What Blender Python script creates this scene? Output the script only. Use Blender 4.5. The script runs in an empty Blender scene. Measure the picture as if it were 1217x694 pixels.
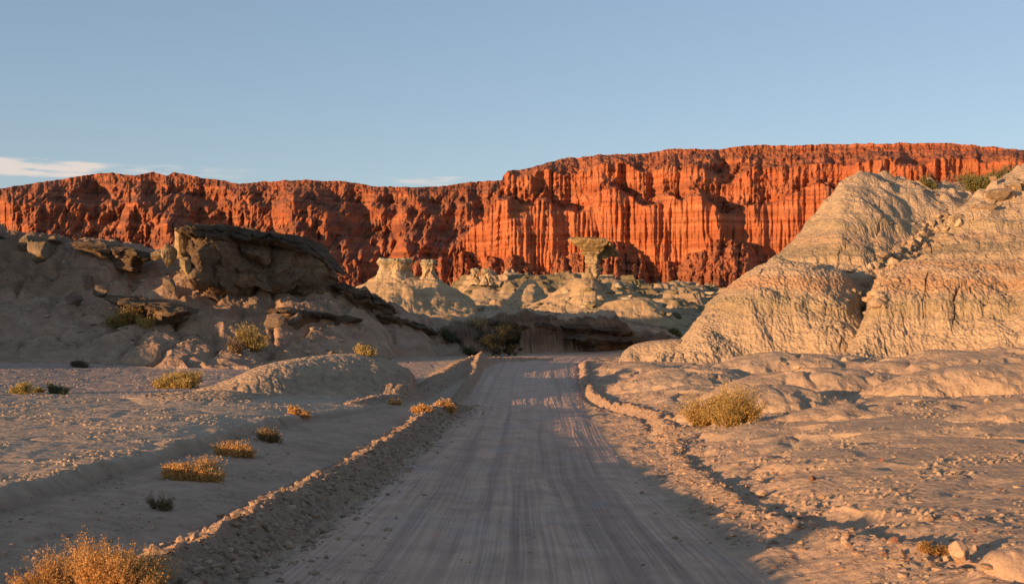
import bpy, math, random
import numpy as np

# ------------------------------------------------------------------ camera, sky, sun, exposure
S = bpy.context.scene
COL = S.collection
F, CX, HY = 1300.0, 608.5, 347.0          # focal length in photo pixels, principal point
EYE = 8.0                                 # height of the camera above the datum (the dry wash is about 2)
cam_d = bpy.data.cameras.new('camera')
cam_d.sensor_width = 36.0
cam_d.lens = 36.0 * F / 1217.0
cam_d.clip_start, cam_d.clip_end = 0.1, 30000.0
cam = bpy.data.objects.new('camera', cam_d)
COL.objects.link(cam)
cam.location = (0, 0, EYE)
cam.rotation_euler = (math.radians(90), 0, 0)
S.camera = cam

SUN_EL, SUN_BEHIND = 6.0, 38.0            # degrees above the horizon; degrees behind the camera's left
sa = math.radians(SUN_BEHIND); se = math.radians(SUN_EL)
to_sun = (-math.cos(sa) * math.cos(se), -math.sin(sa) * math.cos(se), math.sin(se))
sun_d = bpy.data.lights.new('sun', 'SUN')
sun_d.energy = 5.0
sun_d.angle = math.radians(0.5)
sun_d.color = (1.0, 0.57, 0.27)
sun = bpy.data.objects.new('sun', sun_d)
COL.objects.link(sun)
from mathutils import Vector, Matrix, Euler
sun.rotation_euler = Vector(to_sun).to_track_quat('Z', 'Y').to_euler()

W = bpy.data.worlds.new('World'); S.world = W
W.use_nodes = True
wn, wl = W.node_tree.nodes, W.node_tree.links
wn.clear()
w_out = wn.new('ShaderNodeOutputWorld')
w_bg = wn.new('ShaderNodeBackground')
sky = wn.new('ShaderNodeTexSky')
sky.sky_type = 'NISHITA'
sky.sun_disc = False
sky.sun_elevation = math.radians(9)
sky.sun_rotation = math.atan2(to_sun[0], to_sun[1])
sky.altitude = 1300
sky.air_density = 1.0; sky.dust_density = 1.5; sky.ozone_density = 2.2
w_bg.inputs['Strength'].default_value = 0.12
# thin cloud banks lying just over the far ridge, by direction of view in the sky itself
tc = wn.new('ShaderNodeTexCoord')
sep = wn.new('ShaderNodeSeparateXYZ'); wl.new(tc.outputs['Generated'], sep.inputs[0])
def wmath(op, a, b=None, c=None, clamp=False):
    n = wn.new('ShaderNodeMath'); n.operation = op; n.use_clamp = clamp
    for i, v in enumerate((a, b, c)):
        if v is None: continue
        if isinstance(v, (int, float)): n.inputs[i].default_value = v
        else: wl.new(v, n.inputs[i])
    return n.outputs[0]
def wramp(v, a, b):
    n = wn.new('ShaderNodeMapRange'); n.interpolation_type = 'SMOOTHSTEP'
    wl.new(v, n.inputs[0]); n.inputs[1].default_value = a; n.inputs[2].default_value = b
    return n.outputs[0]
az = wmath('ARCTAN2', sep.outputs[0], sep.outputs[1])
el = wmath('ARCSINE', sep.outputs[2])
comb = wn.new('ShaderNodeCombineXYZ')
wl.new(wmath('MULTIPLY', az, 9.0), comb.inputs[0]); wl.new(wmath('MULTIPLY', el, 75.0), comb.inputs[1])
nz = wn.new('ShaderNodeTexNoise'); wl.new(comb.outputs[0], nz.inputs['Vector'])
nz.inputs['Scale'].default_value = 2.6; nz.inputs['Detail'].default_value = 7; nz.inputs['Roughness'].default_value = 0.55
# left bank: azimuth below -0.33, elevation about 0.095-0.115
m1 = wmath('MULTIPLY', wramp(wmath('ABSOLUTE', wmath('SUBTRACT', el, 0.103)), 0.013, 0.003), wramp(az, -0.34, -0.40))
m2 = wmath('MULTIPLY', wramp(wmath('ABSOLUTE', wmath('SUBTRACT', el, 0.100)), 0.012, 0.002), wramp(wmath('ABSOLUTE', wmath('SUBTRACT', az, -0.08)), 0.07, 0.02))
m3 = wmath('MULTIPLY', wramp(wmath('ABSOLUTE', wmath('SUBTRACT', el, 0.105)), 0.010, 0.002), wramp(wmath('ABSOLUTE', wmath('SUBTRACT', az, -0.30)), 0.12, 0.03))
shape = wmath('ADD', wmath('MULTIPLY', m1, 1.35), wmath('MULTIPLY', wmath('ADD', m2, m3), 0.62))
dens = wramp(wmath('MULTIPLY', shape, wmath('ADD', wmath('MULTIPLY', wmath('SUBTRACT', nz.outputs[0], 0.5), 3.0), 0.75)), 0.25, 1.0)
mixc = wn.new('ShaderNodeMix'); mixc.data_type = 'RGBA'
wl.new(wmath('MULTIPLY', dens, 0.8), mixc.inputs[0])
# a cool trim of the sky colour
trim = wn.new('ShaderNodeMix'); trim.data_type = 'RGBA'; trim.blend_type = 'MULTIPLY'; trim.inputs[0].default_value = 1.0
gam = wn.new('ShaderNodeGamma'); gam.inputs[1].default_value = 0.6; wl.new(sky.outputs[0], gam.inputs[0])
wl.new(gam.outputs[0], trim.inputs[6]); trim.inputs[7].default_value = (1.23, 1.24, 1.30, 1)
wl.new(trim.outputs[2], mixc.inputs[6]); mixc.inputs[7].default_value = (3.9, 3.3, 2.9, 1)
wl.new(mixc.outputs[2], w_bg.inputs['Color'])
wl.new(w_bg.outputs[0], w_out.inputs[0])

S.view_settings.view_transform = 'Standard'
S.view_settings.look = 'None'
S.view_settings.gamma = 1.0
S.view_settings.use_curve_mapping = False
S.view_settings.exposure = 0.86
S.cycles.max_bounces = 4
S.cycles.diffuse_bounces = 3
S.cycles.use_denoising = True

# ------------------------------------------------------------------ noise
_rng = np.random.RandomState(7)
_P = _rng.permutation(512).astype(np.int32)
_G = _rng.uniform(0, 2 * math.pi, 512)
_GX, _GY = np.cos(_G).astype(np.float32), np.sin(_G).astype(np.float32)
_G3 = _rng.normal(size=(512, 3)); _G3 /= np.linalg.norm(_G3, axis=1)[:, None]; _G3 = _G3.astype(np.float32)
_U1, _U2 = _rng.rand(512).astype(np.float32), _rng.rand(512).astype(np.float32)

def _h2(i, j, s=0):
    return _P[(_P[(i + s * 131) & 511] + j) & 511]

def pn(x, y, s=0):
    x = np.asarray(x, np.float32); y = np.asarray(y, np.float32)
    x, y = np.broadcast_arrays(x, y)
    i = np.floor(x).astype(np.int32); j = np.floor(y).astype(np.int32)
    fx = x - i; fy = y - j
    u = fx * fx * fx * (fx * (fx * 6 - 15) + 10); v = fy * fy * fy * (fy * (fy * 6 - 15) + 10)
    def g(a, b, dx, dy):
        h = _h2(a, b, s); return _GX[h] * dx + _GY[h] * dy
    n0 = g(i, j, fx, fy) * (1 - u) + g(i + 1, j, fx - 1, fy) * u
    n1 = g(i, j + 1, fx, fy - 1) * (1 - u) + g(i + 1, j + 1, fx - 1, fy - 1) * u
    return (n0 * (1 - v) + n1 * v) * 1.5

def fbm(x, y, o=4, s=0, gain=0.5, lac=2.03):
    a, t, n = 1.0, 0.0, 0.0
    for k in range(o):
        t = t + a * pn(x + 17.3 * k, y - 9.1 * k, s + k); n += a
        a *= gain; x = x * lac; y = y * lac
    return t / n * 1.35

def ridged(x, y, o=3, s=0, gain=0.5):
    a, t, n = 1.0, 0.0, 0.0
    for k in range(o):
        t = t + a * (1 - 2 * np.abs(pn(x + 7.7 * k, y, s + k))); n += a
        a *= gain; x = x * 2.1; y = y * 2.1
    return t / n

def pn3(x, y, z, s=0):
    x = np.asarray(x, np.float32); y = np.asarray(y, np.float32); z = np.asarray(z, np.float32)
    x, y, z = np.broadcast_arrays(x, y, z)
    i = np.floor(x).astype(np.int32); j = np.floor(y).astype(np.int32); k = np.floor(z).astype(np.int32)
    fx, fy, fz = x - i, y - j, z - k
    f = lambda t: t * t * t * (t * (t * 6 - 15) + 10)
    u, v, w = f(fx), f(fy), f(fz)
    out = 0
    for a in (0, 1):
        for b in (0, 1):
            for c in (0, 1):
                h = _P[(_P[(_P[(i + a + s * 57) & 511] + j + b) & 511] + k + c) & 511]
                d = _G3[h, 0] * (fx - a) + _G3[h, 1] * (fy - b) + _G3[h, 2] * (fz - c)
                out = out + d * (u if a else 1 - u) * (v if b else 1 - v) * (w if c else 1 - w)
    return out * 1.5

def fbm3(x, y, z, o=4, s=0, gain=0.5):
    a, t, n = 1.0, 0.0, 0.0
    for k in range(o):
        t = t + a * pn3(x + 3.3 * k, y, z, s + k); n += a
        a *= gain; x = x * 2.03; y = y * 2.03; z = z * 2.03
    return t / n * 1.35

def worley(x, y, s=0):
    x = np.asarray(x, np.float32); y = np.asarray(y, np.float32)
    x, y = np.broadcast_arrays(x, y)
    i = np.floor(x).astype(np.int32); j = np.floor(y).astype(np.int32)
    f1 = np.full(x.shape, 9, np.float32); f2 = f1.copy(); idv = np.zeros(x.shape, np.float32)
    for a in (-1, 0, 1):
        for b in (-1, 0, 1):
            h = _h2(i + a, j + b, s)
            d = np.hypot(i + a + _U1[h] - x, j + b + _U2[h] - y)
            nearer = d < f1
            f2 = np.where(nearer, f1, np.minimum(f2, d))
            idv = np.where(nearer, _U1[(h * 7 + 3) & 511], idv)
            f1 = np.where(nearer, d, f1)
    return f1, f2, idv

def sst(a, b, x):
    t = np.clip((x - a) / (b - a), 0, 1); return t * t * (3 - 2 * t)

def mix(a, b, t):
    return a * (1 - t) + b * t

def bump_(x, c, w):
    return np.exp(-((x - c) / w) ** 2)

# ------------------------------------------------------------------ mesh helpers
def to_mesh(name, V, Fq, mat, col=None, smooth=False, tri=None):
    """V (n,3); Fq (m,4) quads; tri (k,3) optional triangles"""
    me = bpy.data.meshes.new(name)
    Fq = np.asarray(Fq, np.int32).reshape(-1, 4) if Fq is not None and len(Fq) else np.zeros((0, 4), np.int32)
    tri = np.asarray(tri, np.int32).reshape(-1, 3) if tri is not None and len(tri) else np.zeros((0, 3), np.int32)
    nl = Fq.size + tri.size
    me.vertices.add(len(V)); me.vertices.foreach_set('co', np.asarray(V, np.float32).ravel())
    me.loops.add(nl); me.loops.foreach_set('vertex_index', np.concatenate([Fq.ravel(), tri.ravel()]))
    npoly = len(Fq) + len(tri)
    me.polygons.add(npoly)
    st = np.concatenate([np.arange(len(Fq)) * 4, Fq.size + np.arange(len(tri)) * 3]).astype(np.int32)
    me.polygons.foreach_set('loop_start', st)
    me.update(calc_edges=True)
    me.validate(verbose=False)
    me.polygons.foreach_set('use_smooth', np.full(npoly, smooth, bool))
    if col is not None:
        at = me.color_attributes.new('tint', 'FLOAT_COLOR', 'POINT')
        c4 = np.ones((len(V), 4), np.float32); c4[:, :3] = np.asarray(col, np.float32).reshape(-1, 3)
        at.data.foreach_set('color', c4.ravel())
    me.materials.append(mat)
    return me

def link(name, me, parent=None, **tags):
    o = bpy.data.objects.new(name, me); COL.objects.link(o)
    if parent is not None: o.parent = parent
    for k, v in tags.items():
        if v is not None: o[k] = v
    return o

def empty(name, loc, label, cat, group=None):
    o = bpy.data.objects.new(name, None); COL.objects.link(o)
    o.location = loc; o.empty_display_size = 0.3
    o['label'] = label; o['category'] = cat
    if group: o['group'] = group
    return o

def grid_faces(R, C, wrap=False):
    i = np.arange(R - 1)[:, None]; j = np.arange(C if wrap else C - 1)[None, :]
    j2 = (j + 1) % C
    return np.stack([i * C + j, i * C + j2, (i + 1) * C + j2, (i + 1) * C + j], -1).reshape(-1, 4)

def compress(V, Fq, col=None):
    used = np.unique(Fq)
    remap = np.zeros(len(V), np.int64); remap[used] = np.arange(len(used))
    return V[used], remap[Fq], (None if col is None else col[used])

# ------------------------------------------------------------------ materials
def mat_new(name):
    m = bpy.data.materials.new(name); m.use_nodes = True
    nt = m.node_tree
    return m, nt.nodes, nt.links, nt.nodes['Principled BSDF']

def earth_mat(name, s1=3.0, s2=22.0, var=0.22, bump=0.5, dist=0.03, popcorn=0.0, pop_scale=9.0, rough=0.95, strata=0.0, strata_scale=3.0, stretch=None):
    m, N, L, B = mat_new(name)
    B.inputs['Roughness'].default_value = rough
    B.inputs['Specular IOR Level'].default_value = 0.15
    at = N.new('ShaderNodeAttribute'); at.attribute_name = 'tint'
    geo = N.new('ShaderNodeNewGeometry')
    vec = geo.outputs['Position']
    if stretch:
        mp = N.new('ShaderNodeMapping'); mp.inputs['Scale'].default_value = stretch
        L.new(vec, mp.inputs[0]); vec = mp.outputs[0]
    n1 = N.new('ShaderNodeTexNoise'); n1.inputs['Scale'].default_value = s1; n1.inputs['Detail'].default_value = 8; n1.inputs['Roughness'].default_value = 0.62
    n2 = N.new('ShaderNodeTexNoise'); n2.inputs['Scale'].default_value = s2; n2.inputs['Detail'].default_value = 6; n2.inputs['Roughness'].default_value = 0.7
    L.new(vec, n1.inputs['Vector']); L.new(geo.outputs['Position'], n2.inputs['Vector'])
    r1 = N.new('ShaderNodeMapRange'); L.new(n1.outputs[0], r1.inputs[0]); r1.inputs[1].default_value = 0.3; r1.inputs[2].default_value = 0.7; r1.inputs[3].default_value = 1 - var; r1.inputs[4].default_value = 1 + var
    r2 = N.new('ShaderNodeMapRange'); L.new(n2.outputs[0], r2.inputs[0]); r2.inputs[1].default_value = 0.3; r2.inputs[2].default_value = 0.7; r2.inputs[3].default_value = 1 - var * 0.9; r2.inputs[4].default_value = 1 + var * 0.9
    mu = N.new('ShaderNodeMath'); mu.operation = 'MULTIPLY'; L.new(r1.outputs[0], mu.inputs[0]); L.new(r2.outputs[0], mu.inputs[1])
    v = mu.outputs[0]
    hsum = N.new('ShaderNodeMath'); hsum.operation = 'MULTIPLY_ADD'
    L.new(n1.outputs[0], hsum.inputs[0]); hsum.inputs[1].default_value = 1.5; L.new(n2.outputs[0], hsum.inputs[2])
    h = hsum.outputs[0]
    if popcorn > 0:
        vo = N.new('ShaderNodeTexVoronoi'); vo.inputs['Scale'].default_value = pop_scale; L.new(geo.outputs['Position'], vo.inputs['Vector'])
        pm = N.new('ShaderNodeMath'); pm.operation = 'MULTIPLY_ADD'; L.new(vo.outputs['Distance'], pm.inputs[0]); pm.inputs[1].default_value = -popcorn; L.new(h, pm.inputs[2]); h = pm.outputs[0]
    if strata > 0:
        sp = N.new('ShaderNodeSeparateXYZ'); L.new(geo.outputs['Position'], sp.inputs[0])
        cb = N.new('ShaderNodeCombineXYZ'); L.new(sp.outputs[2], cb.inputs[2])
        wv = N.new('ShaderNodeMath'); wv.operation = 'MULTIPLY'; L.new(sp.outputs[0], wv.inputs[0]); wv.inputs[1].default_value = 0.02; L.new(wv.outputs[0], cb.inputs[0])
        n3 = N.new('ShaderNodeTexNoise'); n3.inputs['Scale'].default_value = strata_scale; n3.inputs['Detail'].default_value = 6; L.new(cb.outputs[0], n3.inputs['Vector'])
        r3 = N.new('ShaderNodeMapRange'); L.new(n3.outputs[0], r3.inputs[0]); r3.inputs[1].default_value = 0.35; r3.inputs[2].default_value = 0.65; r3.inputs[3].default_value = 1 - strata; r3.inputs[4].default_value = 1 + strata * 0.6
        m3 = N.new('ShaderNodeMath'); m3.operation = 'MULTIPLY'; L.new(v, m3.inputs[0]); L.new(r3.outputs[0], m3.inputs[1]); v = m3.outputs[0]
        hs = N.new('ShaderNodeMath'); hs.operation = 'MULTIPLY_ADD'; L.new(n3.outputs[0], hs.inputs[0]); hs.inputs[1].default_value = strata * 6; L.new(h, hs.inputs[2]); h = hs.outputs[0]
    sc = N.new('ShaderNodeVectorMath'); sc.operation = 'SCALE'; L.new(at.outputs['Color'], sc.inputs[0]); L.new(v, sc.inputs['Scale'])
    L.new(sc.outputs[0], B.inputs['Base Color'])
    bp = N.new('ShaderNodeBump'); bp.inputs['Strength'].default_value = bump; bp.inputs['Distance'].default_value = dist
    L.new(h, bp.inputs['Height']); L.new(bp.outputs[0], B.inputs['Normal'])
    return m

M_ground = earth_mat('dry_clay_ground', 2.2, 26, 0.2, 0.7, 0.035, 0.8, 8)
M_road = earth_mat('packed_dirt_road', 1.2, 34, 0.14, 0.6, 0.015)
M_berm = earth_mat('crumbled_soil', 5, 26, 0.28, 0.9, 0.05, 0.9, 9)
M_clay = earth_mat('popcorn_clay', 1.6, 16, 0.2, 0.9, 0.07, 1.6, 4.5, strata=0.10, strata_scale=1.2)
M_hill = earth_mat('shaded_hill_clay', 1.0, 9, 0.25, 0.8, 0.10, 0.6, 5, strata=0.16, strata_scale=1.0)
M_flat = earth_mat('scrub_plain', 0.25, 1.8, 0.35, 0.8, 0.4)
M_rock = earth_mat('sandstone', 1.1, 7, 0.32, 1.0, 0.18, strata=0.25, strata_scale=1.6)
M_palerock = earth_mat('pale_sandstone', 0.9, 6, 0.2, 0.8, 0.12, strata=0.18, strata_scale=1.6)
M_cliff = earth_mat('red_sandstone_cliff', 0.05, 0.35, 0.18, 0.7, 1.4, strata=0.14, strata_scale=0.16, stretch=(1, 1, 0.25))
M_stone = earth_mat('loose_stone', 6, 40, 0.25, 0.6, 0.02)

# ------------------------------------------------------------------ ground control points (x, y, height relative to the eye)
def P(px, py, d):
    """world point seen at photo pixel (px, py) at depth d"""
    return ((px - CX) / F * d, d, EYE - (py - HY) / F * d)

road_prof = [(-40, -2.3), (-10, -2.5), (0, -2.75), (8, -3.2), (13.6, -3.6), (17.7, -3.95), (22, -4.3), (28, -4.75), (34, -5.08), (40, -5.35),
             (52, -5.65), (60, -5.72), (72, -5.7), (86, -5.62), (97, -5.8), (106, -6.1)]
rp = np.array(road_prof)
def road_z(y): return np.interp(y, rp[:, 0], rp[:, 1])
def road_x(y): return np.interp(y, [-10, 13.6, 28, 52, 72, 86, 97, 106, 118, 140], [0.1, 0.12, 0.2, 0.7, 1.2, 1.7, 3.2, 6.3, 13, 24])
def road_w(y): return np.interp(y, [0, 30, 52, 72, 86, 110], [3.25, 3.1, 2.85, 3.4, 4.0, 3.2])

ctrl = []
for y, z in road_prof:
    xc = float(road_x(y))
    for dx in (-3.6, 0, 3.6):
        ctrl.append((xc + dx, y, z - 0.012 * dx))
def C(px, py, d): 
    p = P(px, py, d); ctrl.append((p[0], p[1], p[2] - EYE))
def D(x, y, z): ctrl.append((x, y, z))
# left plain (crest of the bank and beyond)
for px, z, y in [(0, -3.15, 17.2), (120, -3.5, 22.4), (230, -3.9, 29.3), (300, -4.2, 35.7), (350, -4.5, 40.3), (430, -4.9, 46), (480, -5.2, 50)]:
    D((px - CX) / F * y, y, z)
for px, z, y in [(-60, -3.42, 20), (100, -3.74, 25.5), (50, -4.08, 35), (-60, -4.0, 33), (180, -4.32, 40), (60, -4.5, 46), (250, -4.6, 46), (100, -5.0, 58), (250, -5.35, 72), (0, -4.9, 66), (-120, -4.6, 55),
                 (0, -4.8, 83), (200, -5.4, 80), (350, -5.6, 78), (450, -5.6, 74), (500, -5.7, 88), (420, -5.4, 60), (560, -6.0, 100), (600, -6.3, 112), (720, -6.2, 112)]:
    D((px - CX) / F * y, y, z)
D(-9, 9, -2.72); D(-8, 3, -2.5); D(-14, 6, -2.9); D(-14, 16, -3.35); D(-22, 2, -2.9); D(-25, 14, -3.55); D(-40, 10, -3.6); D(-70, 20, -3.6); D(-30, 25, -3.2); D(-50, 40, -3.8)
# right flats
for px, z, y in [(1217, -3.05, 11.3), (1000, -3.45, 14.5), (1217, -3.3, 16.8), (1000, -3.8, 23), (900, -4.1, 25), (1217, -3.4, 22.7), (1217, -3.6, 34.7), (860, -4.65, 38), (1000, -4.2, 40),
                 (1000, -4.5, 59), (1217, -3.9, 53), (800, -5.1, 68), (900, -4.9, 78), (1100, -4.6, 78), (1217, -4.3, 78), (780, -5.3, 54), (760, -5.5, 84), (1400, -3.4, 50), (1400, -4, 80)]:
    D((px - CX) / F * y, y, z)
D(9, 5, -2.6); D(14, 0, -2.4); D(25, 8, -2.5); D(45, 25, -2.6); D(70, 50, -2.8); D(0, -60, -2); D(-60, -50, -2); D(60, -50, -2)
# far valley floor
for x, y, z in [(0, 140, -5.4), (22, 130, -5.5), (-40, 140, -5), (12, 165, -4.9), (-25, 175, -4.3), (50, 170, -4.8), (-60, 200, -4.5), (60, 220, -5), (0, 230, -4), (120, 300, -4.2), (0, 320, -3.2),
                (-120, 300, -3.4), (0, 520, -1.2), (-250, 520, -1), (250, 520, -1.5), (0, 900, 0), (500, 900, 0), (-500, 900, 0), (0, 2500, 0), (1800, 1800, 0), (-1800, 1800, 0), (0, -600, 0), (600, 0, 0), (-600, 0, 0), (0, -3000, 0), (3000, 0, 0), (-3000, 0, 0)]:
    D(x, y, z)
ctrl = np.array(ctrl, float)

def _map(x, y):
    r = np.hypot(x, y) + 1e-6
    k = np.log1p(r / 15.0) / r
    return x * k, y * k
cmx, cmy = _map(ctrl[:, 0], ctrl[:, 1])
def _tps(r2):
    return 0.5 * r2 * np.log(r2 + 1e-9)
n = len(ctrl)
A = np.zeros((n + 3, n + 3))
A[:n, :n] = _tps((cmx[:, None] - cmx) ** 2 + (cmy[:, None] - cmy) ** 2) + np.eye(n) * 2e-4
A[:n, n] = 1; A[:n, n + 1] = cmx; A[:n, n + 2] = cmy; A[n:, :n] = A[:n, n:].T
_w = np.linalg.solve(A, np.concatenate([ctrl[:, 2], np.zeros(3)]))
def _base(x, y):
    sh = x.shape; x = x.ravel(); y = y.ravel(); out = np.empty(len(x), np.float32)
    for a in range(0, len(x), 200000):
        mx, my = _map(x[a:a + 200000].astype(np.float64), y[a:a + 200000].astype(np.float64))
        t = np.full(mx.shape, _w[n]) + _w[n + 1] * mx + _w[n + 2] * my
        for i in range(n):
            r2 = (mx - cmx[i]) ** 2 + (my - cmy[i]) ** 2
            t += _w[i] * _tps(r2)
        out[a:a + 200000] = t
    return out.reshape(sh)

# tabulated once over log distance and bearing
_lt = np.linspace(math.log(0.5), math.log(12500), 620); _tt = np.linspace(-math.pi, math.pi, 721)
_TT, _LT = np.meshgrid(_tt, _lt)
_tab = _base(np.exp(_LT) * np.sin(_TT), np.exp(_LT) * np.cos(_TT))
def base_h(x, y):
    r = np.hypot(x, y); a = (np.arctan2(x, y) + math.pi) / (2 * math.pi) * 720
    l = (np.log(np.clip(r, 0.5, 12400)) - _lt[0]) / (_lt[1] - _lt[0])
    i = np.clip(l.astype(int), 0, 618); j = np.clip(a.astype(int), 0, 719)
    u = l - i; v = a - j
    return ((_tab[i, j] * (1 - v) + _tab[i, j + 1] * v) * (1 - u) + (_tab[i + 1, j] * (1 - v) + _tab[i + 1, j + 1] * v) * u).astype(np.float32)

# ------------------------------------------------------------------ hills, described by their skylines
class Layer:
    def __init__(s, name, pts, dr, wf, wb, a=1.7, b=1.3, sm=5):
        s.name = name
        pts = np.array([(pts[0][0] - 40, pts[0][1] + 300)] + list(pts) + [(pts[-1][0] + 40, pts[-1][1] + 300)], float)
        g = np.arange(-2600, 3800, 2.0)
        def smooth(v):
            k = int(sm * 2) + 1; ker = np.hanning(k + 2)[1:-1]; ker /= ker.sum()
            return np.convolve(np.pad(v, k // 2, mode='edge'), ker, 'valid')[:len(g)]
        s.g = g
        s.py = smooth(np.interp(g, pts[:, 0], pts[:, 1]))
        f = lambda q: smooth(np.interp(g, [t[0] for t in q], [t[1] for t in q])) if isinstance(q, list) else np.full(len(g), float(q))
        s.dr, s.wf, s.wb = f(dr), f(wf), f(wb)
        s.a, s.b = a, b
    def eval(s, px, d, G):
        py = np.interp(px, s.g, s.py).astype(np.float32); dr = np.interp(px, s.g, s.dr); wf = np.interp(px, s.g, s.wf); wb = np.interp(px, s.g, s.wb)
        zr = (HY - py) / F * dr
        t = np.where(d < dr, (dr - d) / wf, (d - dr) / wb)
        t = np.clip(t, 0, 1)
        p = (1 - t ** s.a) ** s.b
        return np.maximum(zr - G, 0) * p, p

LAYERS = [
 # right badland mound: two lobes, each a lower terrace with a higher back
 Layer('right_a_low', [(770, 424), (804, 412), (840, 364), (861, 346), (901, 313), (923, 305), (960, 309), (1000, 320), (1022, 345), (1034, 380), (1046, 425)], [(770, 84), (860, 92), (1046, 93)], [(770, 6), (860, 12), (1046, 14)], 14, 1.9, 1.15),
 Layer('right_a_high', [(870, 420), (900, 318), (923, 305), (941, 287), (970, 251), (990, 230), (997, 215), (1022, 204), (1046, 206), (1079, 214), (1103, 216), (1139, 218), (1183, 216), (1215, 230), (1300, 250), (1500, 420)], [(870, 104), (1000, 112), (1200, 122)], [(870, 22), (1000, 27), (1200, 30)], 30, 1.25, 1.2),
 Layer('right_b_low', [(985, 424), (1010, 405), (1030, 360), (1044, 322), (1062, 309), (1100, 305), (1217, 300), (1400, 290), (1800, 300), (2400, 330)], [(985, 86), (1060, 90), (1400, 84), (2400, 60)], 13, 10, 2.2, 1.1),
 Layer('right_b_high', [(1045, 330), (1100, 282), (1150, 240), (1183, 214), (1200, 203), (1217, 193), (1300, 175), (1500, 160), (2000, 200), (2600, 280)], [(1045, 100), (1217, 118), (1600, 112), (2600, 80)], [(1045, 12), (1217, 32)], 30, 1.2, 1.15),
 # left hill with its tail running out to the right
 Layer('left_hill', [(-1000, 420), (-900, 340), (-800, 270), (-600, 236), (-300, 246), (-60, 268), (0, 271), (40, 279), (81, 283), (121, 285), (161, 293), (185, 294), (210, 290), (242, 294), (320, 304), (372, 322), (400, 334), (428, 342), (460, 360), (495, 371), (551, 386), (575, 400)],
       [(-1200, 66), (-600, 70), (-300, 79), (-60, 93), (0, 95), (400, 101), (560, 112), (740, 114)], [(-300, 18), (0, 17), (400, 16), (560, 9), (740, 5)], [(-300, 30), (400, 20), (740, 8)], 1.35, 1.2),
 Layer('left_spur', [(-60, 425), (0, 385), (60, 376), (120, 384), (180, 378), (230, 392), (300, 410), (350, 436)], [(-60, 86), (350, 88)], 13, 8, 1.4, 1.3),
 # lit clay mound left of the road
 Layer('clay_mound', [(215, 474), (262, 458), (285, 446), (300, 437), (335, 429), (380, 423), (430, 421), (462, 427), (484, 440), (500, 452)], [(215, 50), (300, 53), (380, 57), (556, 62)], [(215, 4), (330, 8), (556, 7)], [(215, 5), (400, 12), (556, 8)], 1.7, 1.5, sm=14),
 Layer('clay_ledge', [(120, 492), (170, 478), (220, 472), (270, 470), (330, 474), (380, 482), (440, 486)], [(120, 43), (440, 49)], 3.0, 6, 2.6, 0.9),
 # dark cut bank across the wash
 Layer('cut_bank', [(500, 400), (540, 384), (594, 372), (622, 371), (650, 375), (664, 379), (690, 377), (723, 373), (743, 385), (765, 391), (791, 398), (830, 412)], [(500, 105), (640, 114), (830, 130)], [(500, 3.4), (640, 3.0), (830, 3.4)], [(500, 20), (700, 34), (830, 20)], 2.6, 0.8, sm=3),
 # low lit benches before the right mound
 Layer('bench', [(735, 424), (750, 410), (775, 405), (800, 403), (830, 405), (850, 420)], 88, 3.0, 6, 2.4, 0.9),
 # mound carrying the mushroom rock
 Layer('mushroom_mound', [(560, 380), (600, 372), (640, 360), (664, 350), (678, 346), (688, 332), (697, 328), (707, 329), (713, 338), (726, 348), (743, 350), (771, 353), (786, 362), (807, 376), (830, 388)], [(560, 168), (700, 165), (830, 160)], [(560, 20), (700, 17), (830, 14)], 16, 1.25, 1.2, sm=2),
 Layer('mushroom_mound_front', [(640, 388), (665, 374), (700, 368), (735, 357), (760, 355), (785, 364), (812, 386)], 155, 12, 12, 1.4, 1.3),
 Layer('back_cone', [(700, 350), (715, 333), (729, 330), (748, 338), (760, 350), (775, 360)], 186, 14, 14, 1.2, 1.4, sm=2),
 Layer('back_cone_left', [(620, 365), (650, 352), (672, 338), (686, 329), (700, 335)], 180, 12, 12, 1.2, 1.4, sm=2),
 # mound carrying the twin pillars
 Layer('pillar_mound', [(405, 352), (420, 343), (435, 336), (446, 328), (486, 327), (502, 328), (519, 328), (530, 338), (546, 347), (566, 360)], [(405, 190), (566, 190)], 19, 16, 1.25, 1.35, sm=2),
 Layer('pillar_mound_front', [(425, 372), (440, 352), (460, 340), (485, 336), (500, 350), (525, 372)], 181, 12, 12, 1.3, 1.3, sm=3),
 # broken ridge behind
 Layer('broken_ridge', [(380, 346), (540, 344), (556, 331), (583, 330), (592, 338), (606, 329), (640, 328), (662, 330), (690, 329), (720, 333), (745, 338), (770, 343), (800, 341), (850, 344), (930, 345), (1200, 345)], [(380, 300), (640, 236), (800, 250), (1000, 330)], [(380, 60), (640, 20), (800, 60)], 60, 1.3, 1.0, sm=2),
 Layer('spur_ridge', [(590, 372), (605, 355), (622, 337), (634, 333), (642, 342), (655, 360), (670, 374)], 205, 20, 16, 1.2, 1.3, sm=2),
]
LN = [l.name for l in LAYERS]

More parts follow.
